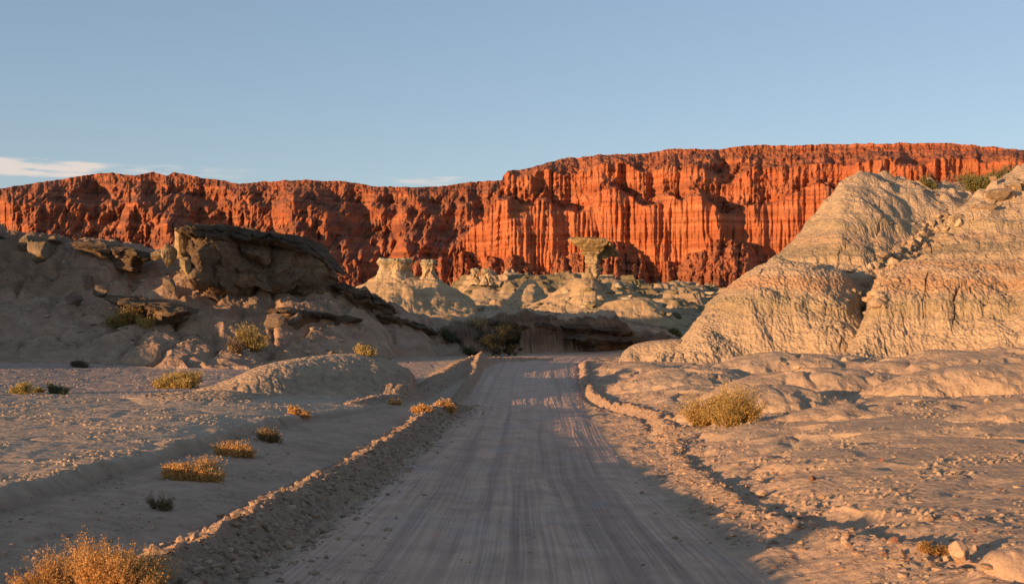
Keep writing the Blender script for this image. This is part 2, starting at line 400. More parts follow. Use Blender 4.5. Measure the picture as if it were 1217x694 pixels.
# paths of the ploughed berms: (x, y, height over base, half width)
def path(pts): return np.array(pts, float)
BERMS = {
 'left':  path([(-3.95, -6, .46, .8), (-3.95, 8, .46, .8), (-3.95, 14, .45, .8), (-3.95, 20, .46, .8), (-3.9, 28, .46, .8), (-3.8, 36, .44, .75), (-3.5, 44, .46, .75), (-2.95, 51, .5, .8), (-2.7, 54, .1, .6)]),
 'far':   path([(-6.9, 47, .10, .6), (-6.2, 51, .30, .8), (-5.2, 55, .42, .9), (-4.95, 61, .42, 1.0), (-4.5, 69, .5, 1.2), (-3.7, 77, .78, 1.7), (-2.9, 82, .8, 1.7), (-1.6, 86, .4, 1.2), (0.5, 88.5, .32, 1.0), (1.8, 91, .2, .9), (3.6, 92, .1, .9)]),
 'fork':  path([(-2.3, 82, .6, .5), (-2.5, 76, .55, .5), (-2.5, 69, .45, .45), (-2.7, 62, .3, .4), (-2.9, 56, .1, .4)]),
 'right': path([(6.0, 90, .12, .5), (5.5, 84, .28, .45), (5.0, 76, .28, .4), (4.6, 68, .26, .4), (4.45, 60, .24, .35), (4.7, 55, .26, .38), (5.4, 51, .27, .42), (6.1, 47, .24, .5), (5.8, 42, .14, .5), (5.2, 36, .13, .45), (4.75, 30, .10, .45), (4.4, 24, .09, .45), (4.5, 20, .09, .45), (4.75, 17, .08, .45), (4.9, 12, .07, .5), (5.1, 0, .07, 1.0)]),
}
BANKX = path([(-6.6, -6), (-7.1, 8), (-8.05, 17.2), (-8.4, 22.4), (-8.55, 29.3), (-8.45, 35.7), (-8.0, 40.3), (-6.5, 46), (-4.9, 51)])

def near_path(x, y, pp):
    """distance to a polyline, with its interpolated height and half width"""
    best = np.full(x.shape, 1e9, np.float32); hh = np.zeros(x.shape, np.float32); ww = np.ones(x.shape, np.float32)
    for a, b in zip(pp[:-1], pp[1:]):
        vx, vy = b[0] - a[0], b[1] - a[1]
        t = np.clip(((x - a[0]) * vx + (y - a[1]) * vy) / (vx * vx + vy * vy), 0, 1)
        d = np.hypot(x - a[0] - t * vx, y - a[1] - t * vy)
        k = d < best
        best = np.where(k, d, best); hh = np.where(k, a[2] + t * (b[2] - a[2]), hh); ww = np.where(k, a[3] + t * (b[3] - a[3]), ww)
    return best, hh, ww

TAN1 = np.array((0.39, 0.285, 0.19)); TAN2 = np.array((0.40, 0.27, 0.175)); ORANGE = np.array((0.42, 0.25, 0.135)); GREYG = np.array((0.29, 0.225, 0.135))
PINK = np.array((0.45, 0.29, 0.205)); ROADC = np.array((0.55, 0.345, 0.235)); SOIL = np.array((0.34, 0.23, 0.155)); DARKROCK = np.array((0.20, 0.155, 0.105)); PALE = np.array((0.43, 0.325, 0.22))

def terrain(x, y, detail=True):
    """height (relative to the datum), albedo, region id"""
    x = x.astype(np.float32); y = y.astype(np.float32)
    r = np.hypot(x, y); th = np.arctan2(x, y)
    thc = np.clip(th, -1.05, 1.05)
    px = (CX + F * np.tan(thc)).astype(np.float32); d = (r * np.cos(thc)).astype(np.float32)
    behind = sst(1.6, 1.05, np.abs(th))
    G = base_h(x, y)
    near = sst(140, 90, r)
    # broad swells
    G = G + fbm(x / 14, y / 14, 3, 3) * np.where(x < 0, 0.09, 0.22) * sst(5.0, 9.0, np.abs(x - road_x(y))) * near
    # warp so that skylines and contour lines wander
    wpx = px + fbm(x / 5, y / 5, 3, 11) * 5 * sst(200, 40, r) + fbm(x / 1.3, y / 1.3, 2, 12) * 1.6
    H = np.zeros_like(G); best = np.full(G.shape, -1, np.int16); PP = np.zeros_like(G)
    wd = d + fbm(x / 6, y / 6, 3, 15) * 1.6 * sst(0, 90, d) + fbm(x / 1.8, y / 1.8, 3, 16) * 0.35 * sst(0, 90, d)
    for k, l in enumerate(LAYERS):
        h, p = l.eval(wpx, wd, G)
        h = h * behind
        m = h > H + 1e-3
        # soft union keeps the creases but rounds them
        H = np.maximum(H, h); best = np.where(m & (h > 0.12), k, best); PP = np.where(m, p, PP)
    def L_(*names):
        mk = np.zeros(G.shape, bool)
        for nme in names: mk |= best == LN.index(nme)
        return mk
    right = L_('right_a_low', 'right_a_high', 'right_b_low', 'right_b_high')
    left = L_('left_hill', 'left_spur'); clay = L_('clay_mound', 'clay_ledge', 'bench'); bank = L_('cut_bank')
    midm = L_('mushroom_mound', 'mushroom_mound_front', 'back_cone', 'back_cone_left', 'pillar_mound', 'pillar_mound_front', 'spur_ridge')
    ridge = L_('broken_ridge')
    steep = np.clip(4 * PP * (1 - PP), 0, 1)
    Z = G + H
    col = np.empty(G.shape + (3,), np.float32); col[:] = TAN1
    def tint(mask, c): 
        col[:] = col * (1 - mask[..., None]) + np.asarray(c, np.float32) * mask[..., None]
    n_big = fbm(x / 9, y / 9, 4, 21); n_mid = fbm(x / 2.2, y / 2.2, 4, 22)
    tint(np.clip(0.5 + n_big, 0, 1) * 0.6, TAN2)
    tint(sst(0.1, 0.5, n_mid) * 0.35, PALE)
    # ---------------- right mound: runnels, popcorn skin, coloured beds
    rm = right.astype(np.float32)
    lat = px / 24.0 + fbm(x / 5, y / 5, 2, 33) * 0.35
    run = 1 - np.abs(pn(lat, d * 0.10 + 3, 31)) * 2; run2 = 1 - np.abs(pn(lat * 3.1, d * 0.25, 32)) * 2
    Z = Z - rm * steep * (0.42 * np.clip(run - 0.55, 0, 1) ** 1.2 * (0.2 + np.clip(n_big + .5, 0, 1)) + 0.07 * np.clip(run2 - 0.3, 0, 1))
    cr = 1 - np.abs(pn(px / 55.0 + 0.12 * n_mid, Z * 0.10, 35)) * 2
    Z = Z - rm * steep * 0.8 * sst(0.95, 1.0, cr) * sst(0.0, 0.4, n_big + 0.1)
    zb = Z + 0.5 * fbm(x / 7, y / 7, 3, 41) + 0.25 * n_mid
    # ledges: a harder bed sticks out at two levels
    led = np.zeros_like(Z)
    for zl, am in ((-1.2, .35), (2.9, .45), (6.2, .25)):
        led += am * (sst(zl - .12, zl + .12, zb) - 0.5) * bump_(zb, zl, 1.0)
    ts = (zb + 0.2 * fbm(x / 12, y / 12, 2, 42)) / 0.62; fs = ts - np.floor(ts)
    Z = Z + rm * led + rm * (sst(0.3, 0.6, fs) - fs) * 0.16 * np.clip(0.6 + n_big, 0, 1)
    tint(rm * sst(0.75, 1.0, fs) * 0.35, (0.30, 0.2, 0.12))
    orange = rm * 1.3 * (0.75 * bump_(zb, 0.75, 0.62) + 0.7 * bump_(zb, 2.2, 0.45) * (px > 1040) + 0.35 * bump_(zb, 5.0, 0.5))
    green = rm * 1.15 * (0.8 * bump_(zb, -0.9, 0.7) + 0.75 * bump_(zb, 3.7, 0.9) + 0.6 * bump_(zb, 6.4, 0.5)) 
    tint(np.clip(rm, 0, 1) * 0.8, (0.43, 0.325, 0.21))
    tint(np.clip(orange, 0, 0.9), ORANGE); tint(np.clip(green, 0, 0.85), GREYG)
    tint(rm * 0.5 * bump_(zb, 1.55, 0.25), PALE)
    g1_, g2_, gid = worley(x / 2.0 + n_mid * .3, y / 2.0, 36)
    Z = Z + rm * sst(0.75, 0.95, PP) * (Z > 7) * np.clip(0.45 - g1_, 0, 1) * 1.3 * (gid > .45)
    # ---------------- left hill: ledgy rock over clay
    lm = left.astype(np.float32)
    tz = (Z + 0.9 * fbm(x / 6, y / 6, 3, 51)) / 1.15
    fr = tz - np.floor(tz)
    rocky = np.clip(sst(-3.6, -0.5, Z) * (0.55 + 0.8 * n_big), 0, 1)
    Z = Z + lm * rocky * (sst(0.25, 0.75, fr) - fr) * 1.05
    f1, f2, idw = worley(x / 1.5 + n_mid * 0.4, y / 1.5, 52)
    Z = Z + lm * rocky * (np.clip(0.55 - f1, 0, 1) * 0.9 * (idw > 0.45)) + lm * fbm(x / 2.6, y / 2.6, 4, 53) * 0.34 - lm * 0.5 * np.clip(1 - np.abs(fbm(x / 5.5, y / 9, 3, 55)) * 6, 0, 1)
    Z = Z - lm * steep * 0.08 * np.clip(1 - np.abs(pn(px / 26, d * 0.06, 54)) * 2 - 0.5, 0, 1)
    tint(lm * 0.9, (0.36, 0.24, 0.16)); tint(lm * np.clip(rocky * 1.2 - 0.2, 0, 1) * 0.85, (0.19, 0.12, 0.075))
    # ---------------- clay mound
    cm = clay.astype(np.float32)
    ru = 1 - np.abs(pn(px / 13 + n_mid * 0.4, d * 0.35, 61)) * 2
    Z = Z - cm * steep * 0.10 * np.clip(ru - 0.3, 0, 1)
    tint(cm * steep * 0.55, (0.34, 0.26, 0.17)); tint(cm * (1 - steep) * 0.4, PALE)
    # ---------------- cut bank
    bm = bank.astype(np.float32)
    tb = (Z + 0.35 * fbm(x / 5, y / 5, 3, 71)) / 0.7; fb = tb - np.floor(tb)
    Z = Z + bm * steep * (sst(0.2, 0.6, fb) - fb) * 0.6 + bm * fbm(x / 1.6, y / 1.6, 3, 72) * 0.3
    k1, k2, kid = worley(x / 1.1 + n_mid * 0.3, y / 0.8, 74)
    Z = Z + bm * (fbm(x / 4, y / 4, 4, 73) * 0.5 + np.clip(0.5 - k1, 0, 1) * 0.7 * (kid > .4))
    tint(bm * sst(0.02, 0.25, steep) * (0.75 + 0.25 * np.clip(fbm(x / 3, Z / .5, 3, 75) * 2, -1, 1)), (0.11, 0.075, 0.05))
    # ---------------- pale mounds of the middle distance
    mm = midm.astype(np.float32)
    rr = 1 - np.abs(pn(px / 9.0 + n_mid * 0.3, d * 0.05, 81)) * 2
    Z = Z - mm * steep * 0.12 * np.clip(rr - 0.35, 0, 1) + mm * fbm(x / 4, y / 4, 3, 82) * 0.12
    tint(mm * 0.95, (0.46, 0.32, 0.175)); tint(mm * sst(0.0, 0.5, fbm(x / 25, Z / 0.9, 3, 83)) * 0.6, GREYG)
    # ---------------- broken ridge and scrub plain
    far = sst(124, 165, r)
    hum = far * (1 - 0.8 * mm) * sst(2500, 900, r)
    f1, f2, idf = worley(x / 9.0 + n_big, y / 9.0, 91)
    Z = Z + hum * (fbm(x / 16, y / 16, 4, 92) * 1.7 + np.clip(0.6 - f1, 0, 1) * 2.6 * (idf > 0.55) * sst(120, 200, r))
    tr = (Z * 1.0 + n_big) / 1.3; frr = tr - np.floor(tr)
    Z = Z + hum * sst(0.3, 0.5, fbm(x / 30, y / 30, 2, 93) + 0.35 + 0.5 * ridge) * (sst(0.35, 0.6, frr) - frr) * 1.0
    tint(hum * 0.7, (0.30, 0.22, 0.13)); tint(hum * sst(0.0, 0.4, fbm(x / 11, y / 11, 4, 94) + 0.12) * 0.85, (0.14, 0.115, 0.06))
    # ---------------- plain around the road
    t = x - road_x(y); w = road_w(y) + fbm(y / 1.7, x * 0 + 3, 3, 101) * 0.22
    at = np.abs(t)
    roadm = sst(0.25, -0.25, at - w) * sst(103, 98, y) * (y < 120)
    lowp = (best < 0) & (r < 120)
    pl = np.where(lowp, 1.0, 0.0) * sst(3.9, 5.2, at)
    # shallow domes and washed runnels on the flats (right) 
    rg = 1 - np.abs(fbm(x / 6.5 + 0.25 * fbm(x / 2, y / 2, 2, 103), y / 9.0, 2, 102)) * 2.4
    Z = Z - pl * (x > 0) * 0.40 * np.clip(rg - 0.55, 0, 1) * sst(16, 30, y) + pl * (x > 0) * sst(28, 40, y) * (0.38 * np.clip(fbm(x / 5, y / 7, 2, 104), 0, 1))
    rg2 = 1 - np.abs(fbm(x / 3.0, y / 4.0, 2, 105)) * 2.4
    Z = Z - pl * 0.10 * np.clip(rg2 - 0.6, 0, 1)
    for (bx, by, bh, brx, bry) in ((9.6, 43, .75, 3.2, 2.4), (13.5, 50, 1.0, 5.0, 3.2), (19, 44, 1.0, 5.0, 3.0), (12.0, 36.5, .35, 3.2, 1.8), (24, 58, 1.0, 7, 4), (9.0, 62, .7, 4, 4), (17, 66, 1.0, 6, 4), (15.5, 31, .5, 3.0, 2.2), (8.0, 73, .5, 3, 4)):
        q = ((x - bx + 0.6 * n_mid) / brx) ** 2 + ((y - by + 0.8 * n_mid) / bry) ** 2
        dome = bh * np.clip(1 - q, 0, 1) ** 0.8
        Z = Z + pl * dome
        tint(pl * sst(0.9, 0.3, q) * 0.25 * sst(0.0, 0.3, q), (0.33, 0.25, 0.17))
    # bank on the left of the swale
    bx = np.interp(y, BANKX[:, 1], BANKX[:, 0]) + 0.22 * fbm(y / 1.5, y * 0 + 5, 4, 111) + 0.10 * n_mid
    side = x - bx                                     # >0 : swale side
    inb = (y < 51.5) * (y > -8) * sst(51.5, 47, y)
    swz = road_z(y) + 0.30 + 0.10 * fbm(x / 3, y / 5, 3, 112) + 0.10 * np.clip(-t - 5, 0, 3)
    k = inb * sst(-0.03, 0.32, side) * sst(0.0, 0.6, -(t + 3.3))
    Z = mix(Z, np.minimum(swz, Z), k)
    rim = inb * bump_(side, -0.15, 0.3) * 0.03
    Z = Z + rim * (1 + fbm(x / 0.5, y / 0.5, 2, 113))
    tint(k * 0.6, PINK); tint(inb * bump_(side, 0.25, 0.35) * 0.7, SOIL * 0.85)
    tint(pl * (x < 0) * (1 - k) * 0.6, (0.46, 0.35, 0.25))
    # road bed and its tyre lines
    rz = road_z(y) + 0.0 - 0.027 * t + 0.03 * (1 - (t / 3.2) ** 2)
    tw = t + 0.10 * fbm(y / 14, y * 0 + 1, 2, 121)
    lines = fbm(tw / 0.11, y / 14.0, 4, 122, gain=0.65); lines2 = fbm(tw / 0.5, y / 40.0, 3, 123)
    rz = rz + 0.013 * lines + 0.02 * lines2 + 0.02 * bump_(fbm(tw / 0.9, y / 30, 2, 128), 0.3, 0.05)
    rz = rz - 0.035 * bump_(np.abs(tw + 0.1), 0.95, 0.28)
    lines3 = fbm(tw / 0.045, y / 7.0, 2, 129)
    chop = fbm(tw / 0.6, y / 0.9, 3, 124)
    rz = rz + 0.035 * chop * bump_(y, 52, 5) * (np.abs(t - .6) < 2.2) + 0.015 * fbm(tw / 0.8, y / 2.0, 3, 125)
    # side corrugations of the left margin (grader teeth)
    rz = rz + 0.012 * np.sin((y + 0.5 * t) * 2 * math.pi / 0.30 + 2 * n_mid) * bump_(t, -2.1, 0.35) * sst(34, 26, y)
    Z = mix(Z, rz, roadm * (best < 0) + 0.0 * Z)
    roadm = roadm * (best < 0)
    tint(roadm, ROADC)
    tint(roadm * np.clip(0.3 + 0.9 * lines, 0, 1) * 0.5, (0.57, 0.39, 0.30)); tint(roadm * np.clip(-lines2 * 2.0, 0, 1) * 0.75, (0.33, 0.205, 0.155)); tint(roadm * np.clip(-lines * 1.2, 0, 1) * 0.4, (0.30, 0.21, 0.16)); tint(roadm * sst(0.0, .35, fbm(x / 1.1, y / 2.2, 4, 127)) * 0.35, (0.33, 0.23, 0.175)); tint(roadm * sst(42, 70, y) * 0.4, (0.50, 0.37, 0.29))
    tint(roadm * sst(0.15, 0.55, fbm(t / 1.5, y / 3.5, 3, 126)) * 0.35, (0.37, 0.31, 0.27))
    tint(roadm * sst(0.1, 0.5, lines3) * 0.30 * sst(45, 20, y), (0.62, 0.44, 0.34)); tint(roadm * sst(0.1, 0.5, -lines3) * 0.35 * sst(45, 20, y), (0.28, 0.18, 0.135))
    # right shoulder: loosened soil
    sh = sst(0.0, 0.5, t - w) * sst(4.5, 2.0, t - w) * (y < 92) * (y > -6) * (best < 0)
    # berms
    bmask = np.zeros_like(Z)
    bmod = 1 + 0.16 * fbm(x / 1.2, y / 1.6, 3, 132) + 0.12 * fbm(x / 6, y / 6, 2, 134)
    wx_ = x + 0.16 * fbm(x / 0.9, y / 0.9, 3, 131)
    for nm, pp in BERMS.items():
        if r.min() > 110: break
        dist, hh, ww = near_path(wx_, y, pp)
        prof = np.clip(1 - (dist / ww), 0, 1)
        prof = prof ** 0.9 * bmod
        Z = Z + hh * prof
        bmask = np.maximum(bmask, sst(0.02, 0.25, prof) * sst(0.05, 0.15, hh))
    # ruts just inside the right berm
    dist, hh, ww = near_path(x + 0.35 + 0.1 * fbm(x, y, 2, 133), y, BERMS['right'][1:9])
    Z = Z - 0.16 * bump_(dist, 0, 0.22)
    f1, f2, ide = worley(x / 0.22, y / 0.22, 141); g1, g2, idg = worley(x / 0.5, y / 0.5, 142)
    clod = 0.45 * np.clip(1 - (f1 / .5) ** 2, 0, 1) * (0.3 + ide) + 0.9 * np.clip(1 - (g1 / .42) ** 2, 0, 1) * np.clip(idg - 0.55, 0, 1) * 2
    bmask_h = bmask * np.where((x > 3) | (y > 53), 0.6, 1.0)
    Z = Z + bmask_h * clod * 0.085 + bmask_h * fbm(x / 0.35, y / 0.35, 4, 144) * 0.07 + sh * clod * 0.028 * (0.4 + np.clip(n_mid + .3, 0, 1)) + sh * fbm(x / 1.1, y / 1.1, 4, 143) * 0.12
    tint(bmask * 0.85 * np.where(x > 3, 0.5, 1.0), SOIL); tint(sh * 0.55, (0.40, 0.27, 0.185))
    # scarp to the right of the shoulder, lower right
    sc = path([(5.0, 12, 0, 1), (4.95, 17.5, 0, 1), (4.55, 22, 0, 1), (4.7, 26.5, 0, 1), (5.0, 30, 0, 1)])
    sx = np.interp(y, sc[:, 1], sc[:, 0]) + 0.22 * fbm(y / 1.1, y * 0, 3, 151)
    Z = Z - 0.075 * sst(0.0, 0.25, x - sx) * sst(1.6, 0.4, x - sx) * sst(11, 14, y) * sst(30, 26, y)
    pit = np.clip(1 - ((x - 5.5) / 0.6) ** 2 - ((y - 18.3) / 1.2) ** 2, 0, 1); Z = Z - 0.22 * pit ** 0.5
    lump = np.clip(1 - ((x - 5.45) / 0.5) ** 2 - ((y - 11.6) / 0.45) ** 2, 0, 1); Z = Z + 0.3 * lump ** 0.6 
    # dirt ridge in the far lower right corner
    # fine skin: cracked popcorn on plains and mounds
    if detail and r.min() < 262:
        f1, f2, idp = worley(x / 0.17, y / 0.17, 161); q1, q2, idq = worley(x / 0.45 + n_mid, y / 0.45, 162)
        skin = sst(130, 60, r)
        rough_r = pl * (x > 0) * sst(34, 14, y)
        pop = (0.55 - f1) * 0.05 + (0.5 - q1) * 0.06
        w1, w2, idm = worley(x / 0.30 + 0.3 * n_mid, (y + Z * 1.2) / 0.42, 166)
        Z = Z + skin * (rm * 1.0 + cm * 1.0 + lm * 0.8) * pop + skin * rm * (0.5 - w1) * 0.30 + skin * lm * rocky * (0.5 - w1) * 0.14 + skin * lm * (0.3 + rocky) * fbm(x / 0.9, y / 0.9, 4, 167) * 0.3
        patch = sst(-0.1, 0.35, fbm(x / 2.4, y / 2.4, 3, 163))
        Z = Z + skin * pl * pop * (0.2 + 0.5 * patch) * np.where(x > 0, 0.6 + 0.7 * rough_r, 0.55)
        Z = Z + skin * (1 - roadm) * fbm(x / 0.6, y / 0.6, 4, 164) * 0.022
        tint(skin * rm * sst(0.50, 0.62, w1) * 0.4, (0.22, 0.14, 0.075))
        tint(skin * pl * patch * 0.3, (0.31, 0.225, 0.15))
        st = pl * sst(0.62, 0.9, idp) * sst(0.30, 0.15, f1) * patch
        Z = Z + skin * st * 0.045
        Z = Z + sst(112, 130, r) * sst(260, 160, r) * (1 - roadm) * fbm(x / 1.4, y / 1.4, 3, 165) * 0.14
    # wash beyond the plain is pinker and smoother
    wash = (best < 0) * sst(44, 58, y) * sst(104, 88, y) * (x < -6)
    tint(wash * 0.6, (0.36, 0.26, 0.215))
    reg = np.zeros(G.shape, np.int8)                       # 0 ground
    reg[right] = 2; reg[left] = 3; reg[clay] = 4; reg[bank] = 5; reg[midm] = 6
    reg[bmask > 0.35] = 7
    reg[(roadm > 0.5) & (bmask <= 0.35)] = 1
    return Z + EYE, np.clip(col, 0.01, 0.9), reg

def ground_at(x, y):
    z, c, g = terrain(np.array([[x]], float), np.array([[y]], float))
    return float(z[0, 0])

# ------------------------------------------------------------------ the ground sheet (polar grid, fine towards what is looked at)
QUICK = False
nc, nr = (700, 700) if QUICK else (1250, 1250)
u = np.linspace(-0.515, 0.515, nc)
side_a = np.radians(np.concatenate([np.linspace(27.7, 45, 60), np.linspace(46.5, 180, 60)]))
ang = np.concatenate([-side_a[::-1][1:], np.arctan(u), side_a])
rad = np.concatenate([np.geomspace(0.6, 9.5, 60), np.geomspace(9.6, 135, nr), np.geomspace(136, 420, nr // 3), np.geomspace(430, 1500, 110), np.geomspace(1600, 12000, 30)])
TH, RR = np.meshgrid(ang, rad)
X, Y = RR * np.sin(TH), RR * np.cos(TH)
Zt = np.empty_like(X); Ct = np.empty(X.shape + (3,), np.float32); Rt = np.empty(X.shape, np.int8)
from concurrent.futures import ThreadPoolExecutor
def _rows(a): Zt[a:a + 60], Ct[a:a + 60], Rt[a:a + 60] = terrain(X[a:a + 60], Y[a:a + 60])
with ThreadPoolExecutor(4) as ex: list(ex.map(_rows, range(0, len(rad), 60)))
V = np.stack([X, Y, Zt], -1).reshape(-1, 3)
FQ = grid_faces(len(rad), len(ang), wrap=True)
fr_ = Rt.reshape(-1)[FQ[:, 0]]
Cf = Ct.reshape(-1, 3)
def region(name, ids, mat, **tags):
    fq = FQ[np.isin(fr_, ids)]
    v, f, c = compress(V, fq, Cf)
    return link(name, to_mesh(name, v, f[:, ::-1], mat, c), kind='structure', **tags)
region('ground', [0], M_ground)
region('road', [1], M_road)
region('hill', [2], M_clay)
region('hillside', [3], M_hill)
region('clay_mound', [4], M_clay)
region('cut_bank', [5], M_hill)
region('pale_mounds', [6], M_palerock)
region('earth_berm', [7], M_berm)

# ------------------------------------------------------------------ red cliffs
def cliff(name, pxs, skyline, D0, zb, prof, amps, seed, rows, relief_v=0.12, dark=0.6, talus=0.12):
    sk = np.array(skyline, float)
    cols = len(pxs)
    vv = np.linspace(0, 1, rows)[:, None]
    px = pxs[None, :] + 0 * vv
    Dd = np.interp(pxs, [q[0] for q in D0], [q[1] for q in D0])[None, :]
    s = (px - CX) / F * Dd                                   # metres along the cliff
    py = np.interp(pxs, sk[:, 0], sk[:, 1])
    jag = fbm(s[0] / 12, s[0] * 0 + 3.1, 4, seed) * 2.0 + fbm(s[0] / 60, s[0] * 0, 3, seed + 1) * 2.5
    # setback by height, the levels of the ledges wander
    ztop0 = (HY - py) / F * (Dd[0] + 0.8 * prof[-1][1]); ref = np.percentile(ztop0, 95) - zb
    va = vv * (np.clip((ztop0 - zb) / ref, 0.03, 1.02))[None, :]
    vw = np.clip(va + fbm(s / 160, va * 1.5, 4, seed + 2) * 0.15 * np.sin(np.pi * np.clip(va, 0, 1)) + 0.05 * np.sign(pn(s / 48, va * 0 + 7, seed + 3)) * np.abs(pn(s / 48, va * 0 + 7, seed + 3)) ** .4 * np.sin(np.pi * np.clip(va, 0, 1)), 0, 1)
    pv = np.array(prof, float)
    sb = np.interp(vw, pv[:, 0], pv[:, 1])
    wall = np.interp(vw, pv[:, 0], pv[:, 2])                 # how much of a sheer fluted wall
    ph = np.floor(np.interp(vw, pv[:, 0], pv[:, 3]) + 0.5)   # band index shifts the flutes
    lz = va * 200
    a1, a2, a3, a4 = amps
    crag = fbm(s / 7, lz / 6, 4, seed + 50, gain=0.6); spur = 1 - np.abs(fbm(s / 42 - vv * 2.2, lz / 75, 4, seed + 51, gain=0.55)) * 2.4
    big = fbm(s / 170 + 0.3 * vv, lz / 900, 3, seed + 5)
    fm = 0.25 + 1.3 * sst(-0.35, 0.35, fbm(s / 120, lz / 300 + ph * 2, 2, seed + 60))
    b2 = 1 - np.abs(fbm(s / 70 + 0.5 * fbm(s / 150, lz / 500, 2, seed + 61) + 0.15 * ph, lz / 700 + ph * 3.0, 2, seed + 6)) * 2.2
    b3 = 1 - np.abs(fbm(s / 34 + 0.3 * fbm(s / 40, lz / 60, 2, seed + 8), lz / 420 + ph * 5.1, 3, seed + 9, gain=0.6)) * 3.0
    b4 = 1 - np.abs(fbm(s / 13, lz / 160 + ph * 7.7, 2, seed + 10)) * 2.6
    b5 = pn(s / 3.6, lz / 60 + ph * 3.3, seed + 11)
    soft = fbm(s / 30 + vv * 4, lz / 34, 4, seed + 12)
    gul = np.clip(1 - np.abs(fbm(s / 75 + 1.2 * vv, lz / 170, 3, seed + 14)) * 2.6, 0, 1)
    topf = 1 - 0.75 * sst(0.80, 0.95, vv)
    fwd = (a1 * big - a2 * np.clip(b2, -0.4, 1) * (0.45 + 0.75 * wall) - a3 * fm * np.clip(b3, -0.5, 1) * (0.15 + wall) - a4 * (1.5 - fm * .6) * b4 * (0.15 + wall)) * topf \
          + (1 - wall) * (soft * 16 * topf - gul * 20 * topf) * (1 if seed == 300 else 0.55) + (1 - wall) * (-spur * (15 if seed == 300 else 24) * topf)
    fine_ = 2.4 * b5 * (0.3 + wall) + fbm(s / 12, lz / 9, 4, seed + 13) * 3.2 * (1.1 - wall) + fbm(s / 5, lz / 14, 3, seed + 15) * 1.8 + (1 - wall) * crag * (6 if seed == 300 else 3.5)
    # talus cones
    th_ = talus * (0.85 + 0.8 * fbm(s / 70, s * 0 + 2, 3, seed + 20) + 0.3 * (1 - np.abs(pn(s / 30, s * 0 + 5, seed + 23)) * 2))
    th_ = np.clip(th_, 0.03, 0.33)
    tal = np.clip(th_ - va, 0, 1) * 200 * 1.6
    tal = tal + (tal > 0) * (fbm(s / 9, lz / 25, 4, seed + 21) * 7 + crag * 5 - 9 * np.clip(1 - np.abs(pn(s / 13, lz / 80, seed + 22)) * 4, 0, 1))
    fine_ = np.where((tal > 0) & (va < th_), crag * 4 + fbm(s / 9, lz / 9, 3, seed + 24) * 3, fine_)
    dep = Dd + sb - fwd
    dep = np.minimum(dep, Dd + 10 - 0.85 * a1 * big * topf - tal + 400 * (va > th_))
    edge = np.maximum.accumulate(np.clip(dep, 300, None) + vv * 6, axis=0) - fine_
    # strata: thin beds step in and out with height
    bed = pn(lz / 5.0 + 0.4 * fbm(s / 90, vv * 3, 2, seed + 30), s / 500, seed + 31)
    edge = edge + bed * 2.0 * (0.4 + wall)
    dtop = edge[-1]
    ztop = (HY - py) / F * dtop + jag
    z = zb + (ztop - zb)[None, :] * vv
    xx = (px - CX) / F * edge
    # plateau behind the rim
    back = []
    for q, drop in ((12, 0.5), (60, 1), (250, -4), (900, -30)):
        back.append(np.stack([xx[-1] * (1 + q / dtop), edge[-1] + q, z[-1] + drop + fbm(s[0] / 20, s[0] * 0 + q, 2, seed) * 1.5], -1))
    V = np.concatenate([np.stack([xx, edge, z + EYE], -1), np.stack(back) + np.array([0, 0, EYE])], 0)
    # albedo: red walls, duller rubble on the gentle parts
    red = np.array((0.36, 0.108, 0.045)) * (1.0 if seed == 300 else 0.85); red2 = np.array((0.42, 0.155, 0.07)) * (1.0 if seed == 300 else 0.85); rub = np.array((0.17, 0.075, 0.048)); rimc = np.array((0.36, 0.15, 0.085))
    c = np.empty(V.shape, np.float32); c[:] = rimc
    nn = np.clip(0.5 + fbm(s / 45, lz / 14, 4, seed + 40), 0, 1)[..., None]
    cc = red * (1 - nn) + red2 * nn
    slope = (1 - wall)
    k = np.clip(slope * (0.6 + 1.3 * fbm(s / 25, lz / 12, 4, seed + 41)) * dark, 0, 0.9)[..., None]
    cc = cc * (1 - k) + rub * k
    kt = (tal > 0).astype(float)[..., None] * 0.8 * (0.7 + 0.6 * fbm(s / 14, lz / 20, 3, seed + 42))[..., None]
    cc = cc * (1 - kt) + np.array((0.25, 0.10, 0.055)) * kt
    st = np.clip(0.5 + 0.9 * pn(lz / 7, s / 400, seed + 44) + 0.5 * pn(lz / 2.6, s / 200, seed + 45), 0, 1)[..., None]
    cc = cc * (0.78 + 0.32 * st)
    c[:rows] = cc
    me = to_mesh(name, V.reshape(-1, 3), grid_faces(V.shape[0], cols), M_cliff, c.reshape(-1, 3))
    return link(name, me, kind='structure')

pxs = np.concatenate([np.arange(524, 1240, 0.62), np.arange(1240, 1900, 4)])
cliff('cliff', pxs,
      [(524, 352), (534, 326), (545, 292), (560, 272), (575, 262), (590, 237), (598, 210), (603, 203), (625, 201), (668, 189), (700, 186), (760, 181), (800, 178), (860, 177), (900, 173), (960, 172), (1050, 171), (1130, 170), (1150, 172), (1217, 178), (1300, 180), (1900, 170)],
      [(524, 1330), (600, 1300), (1000, 1270), (1217, 1230), (1900, 1000)], -6,
      # v, setback, wall, band
      [(0, 0, .6, 0), (.12, 6, .85, 0), (.50, 22, 1, 0), (.60, 34, .95, 0), (.63, 62, .1, 1), (.68, 72, .5, 2), (.80, 84, .8, 2), (.83, 100, .15, 3), (.93, 170, .1, 3), (.965, 182, .5, 3), (1, 186, .6, 3)],
      (46, 12, 4.0, 2.0), 300, 330, talus=0.24)
pxl = np.concatenate([np.arange(-700, -40, 4), np.arange(-40, 650, 0.75)])
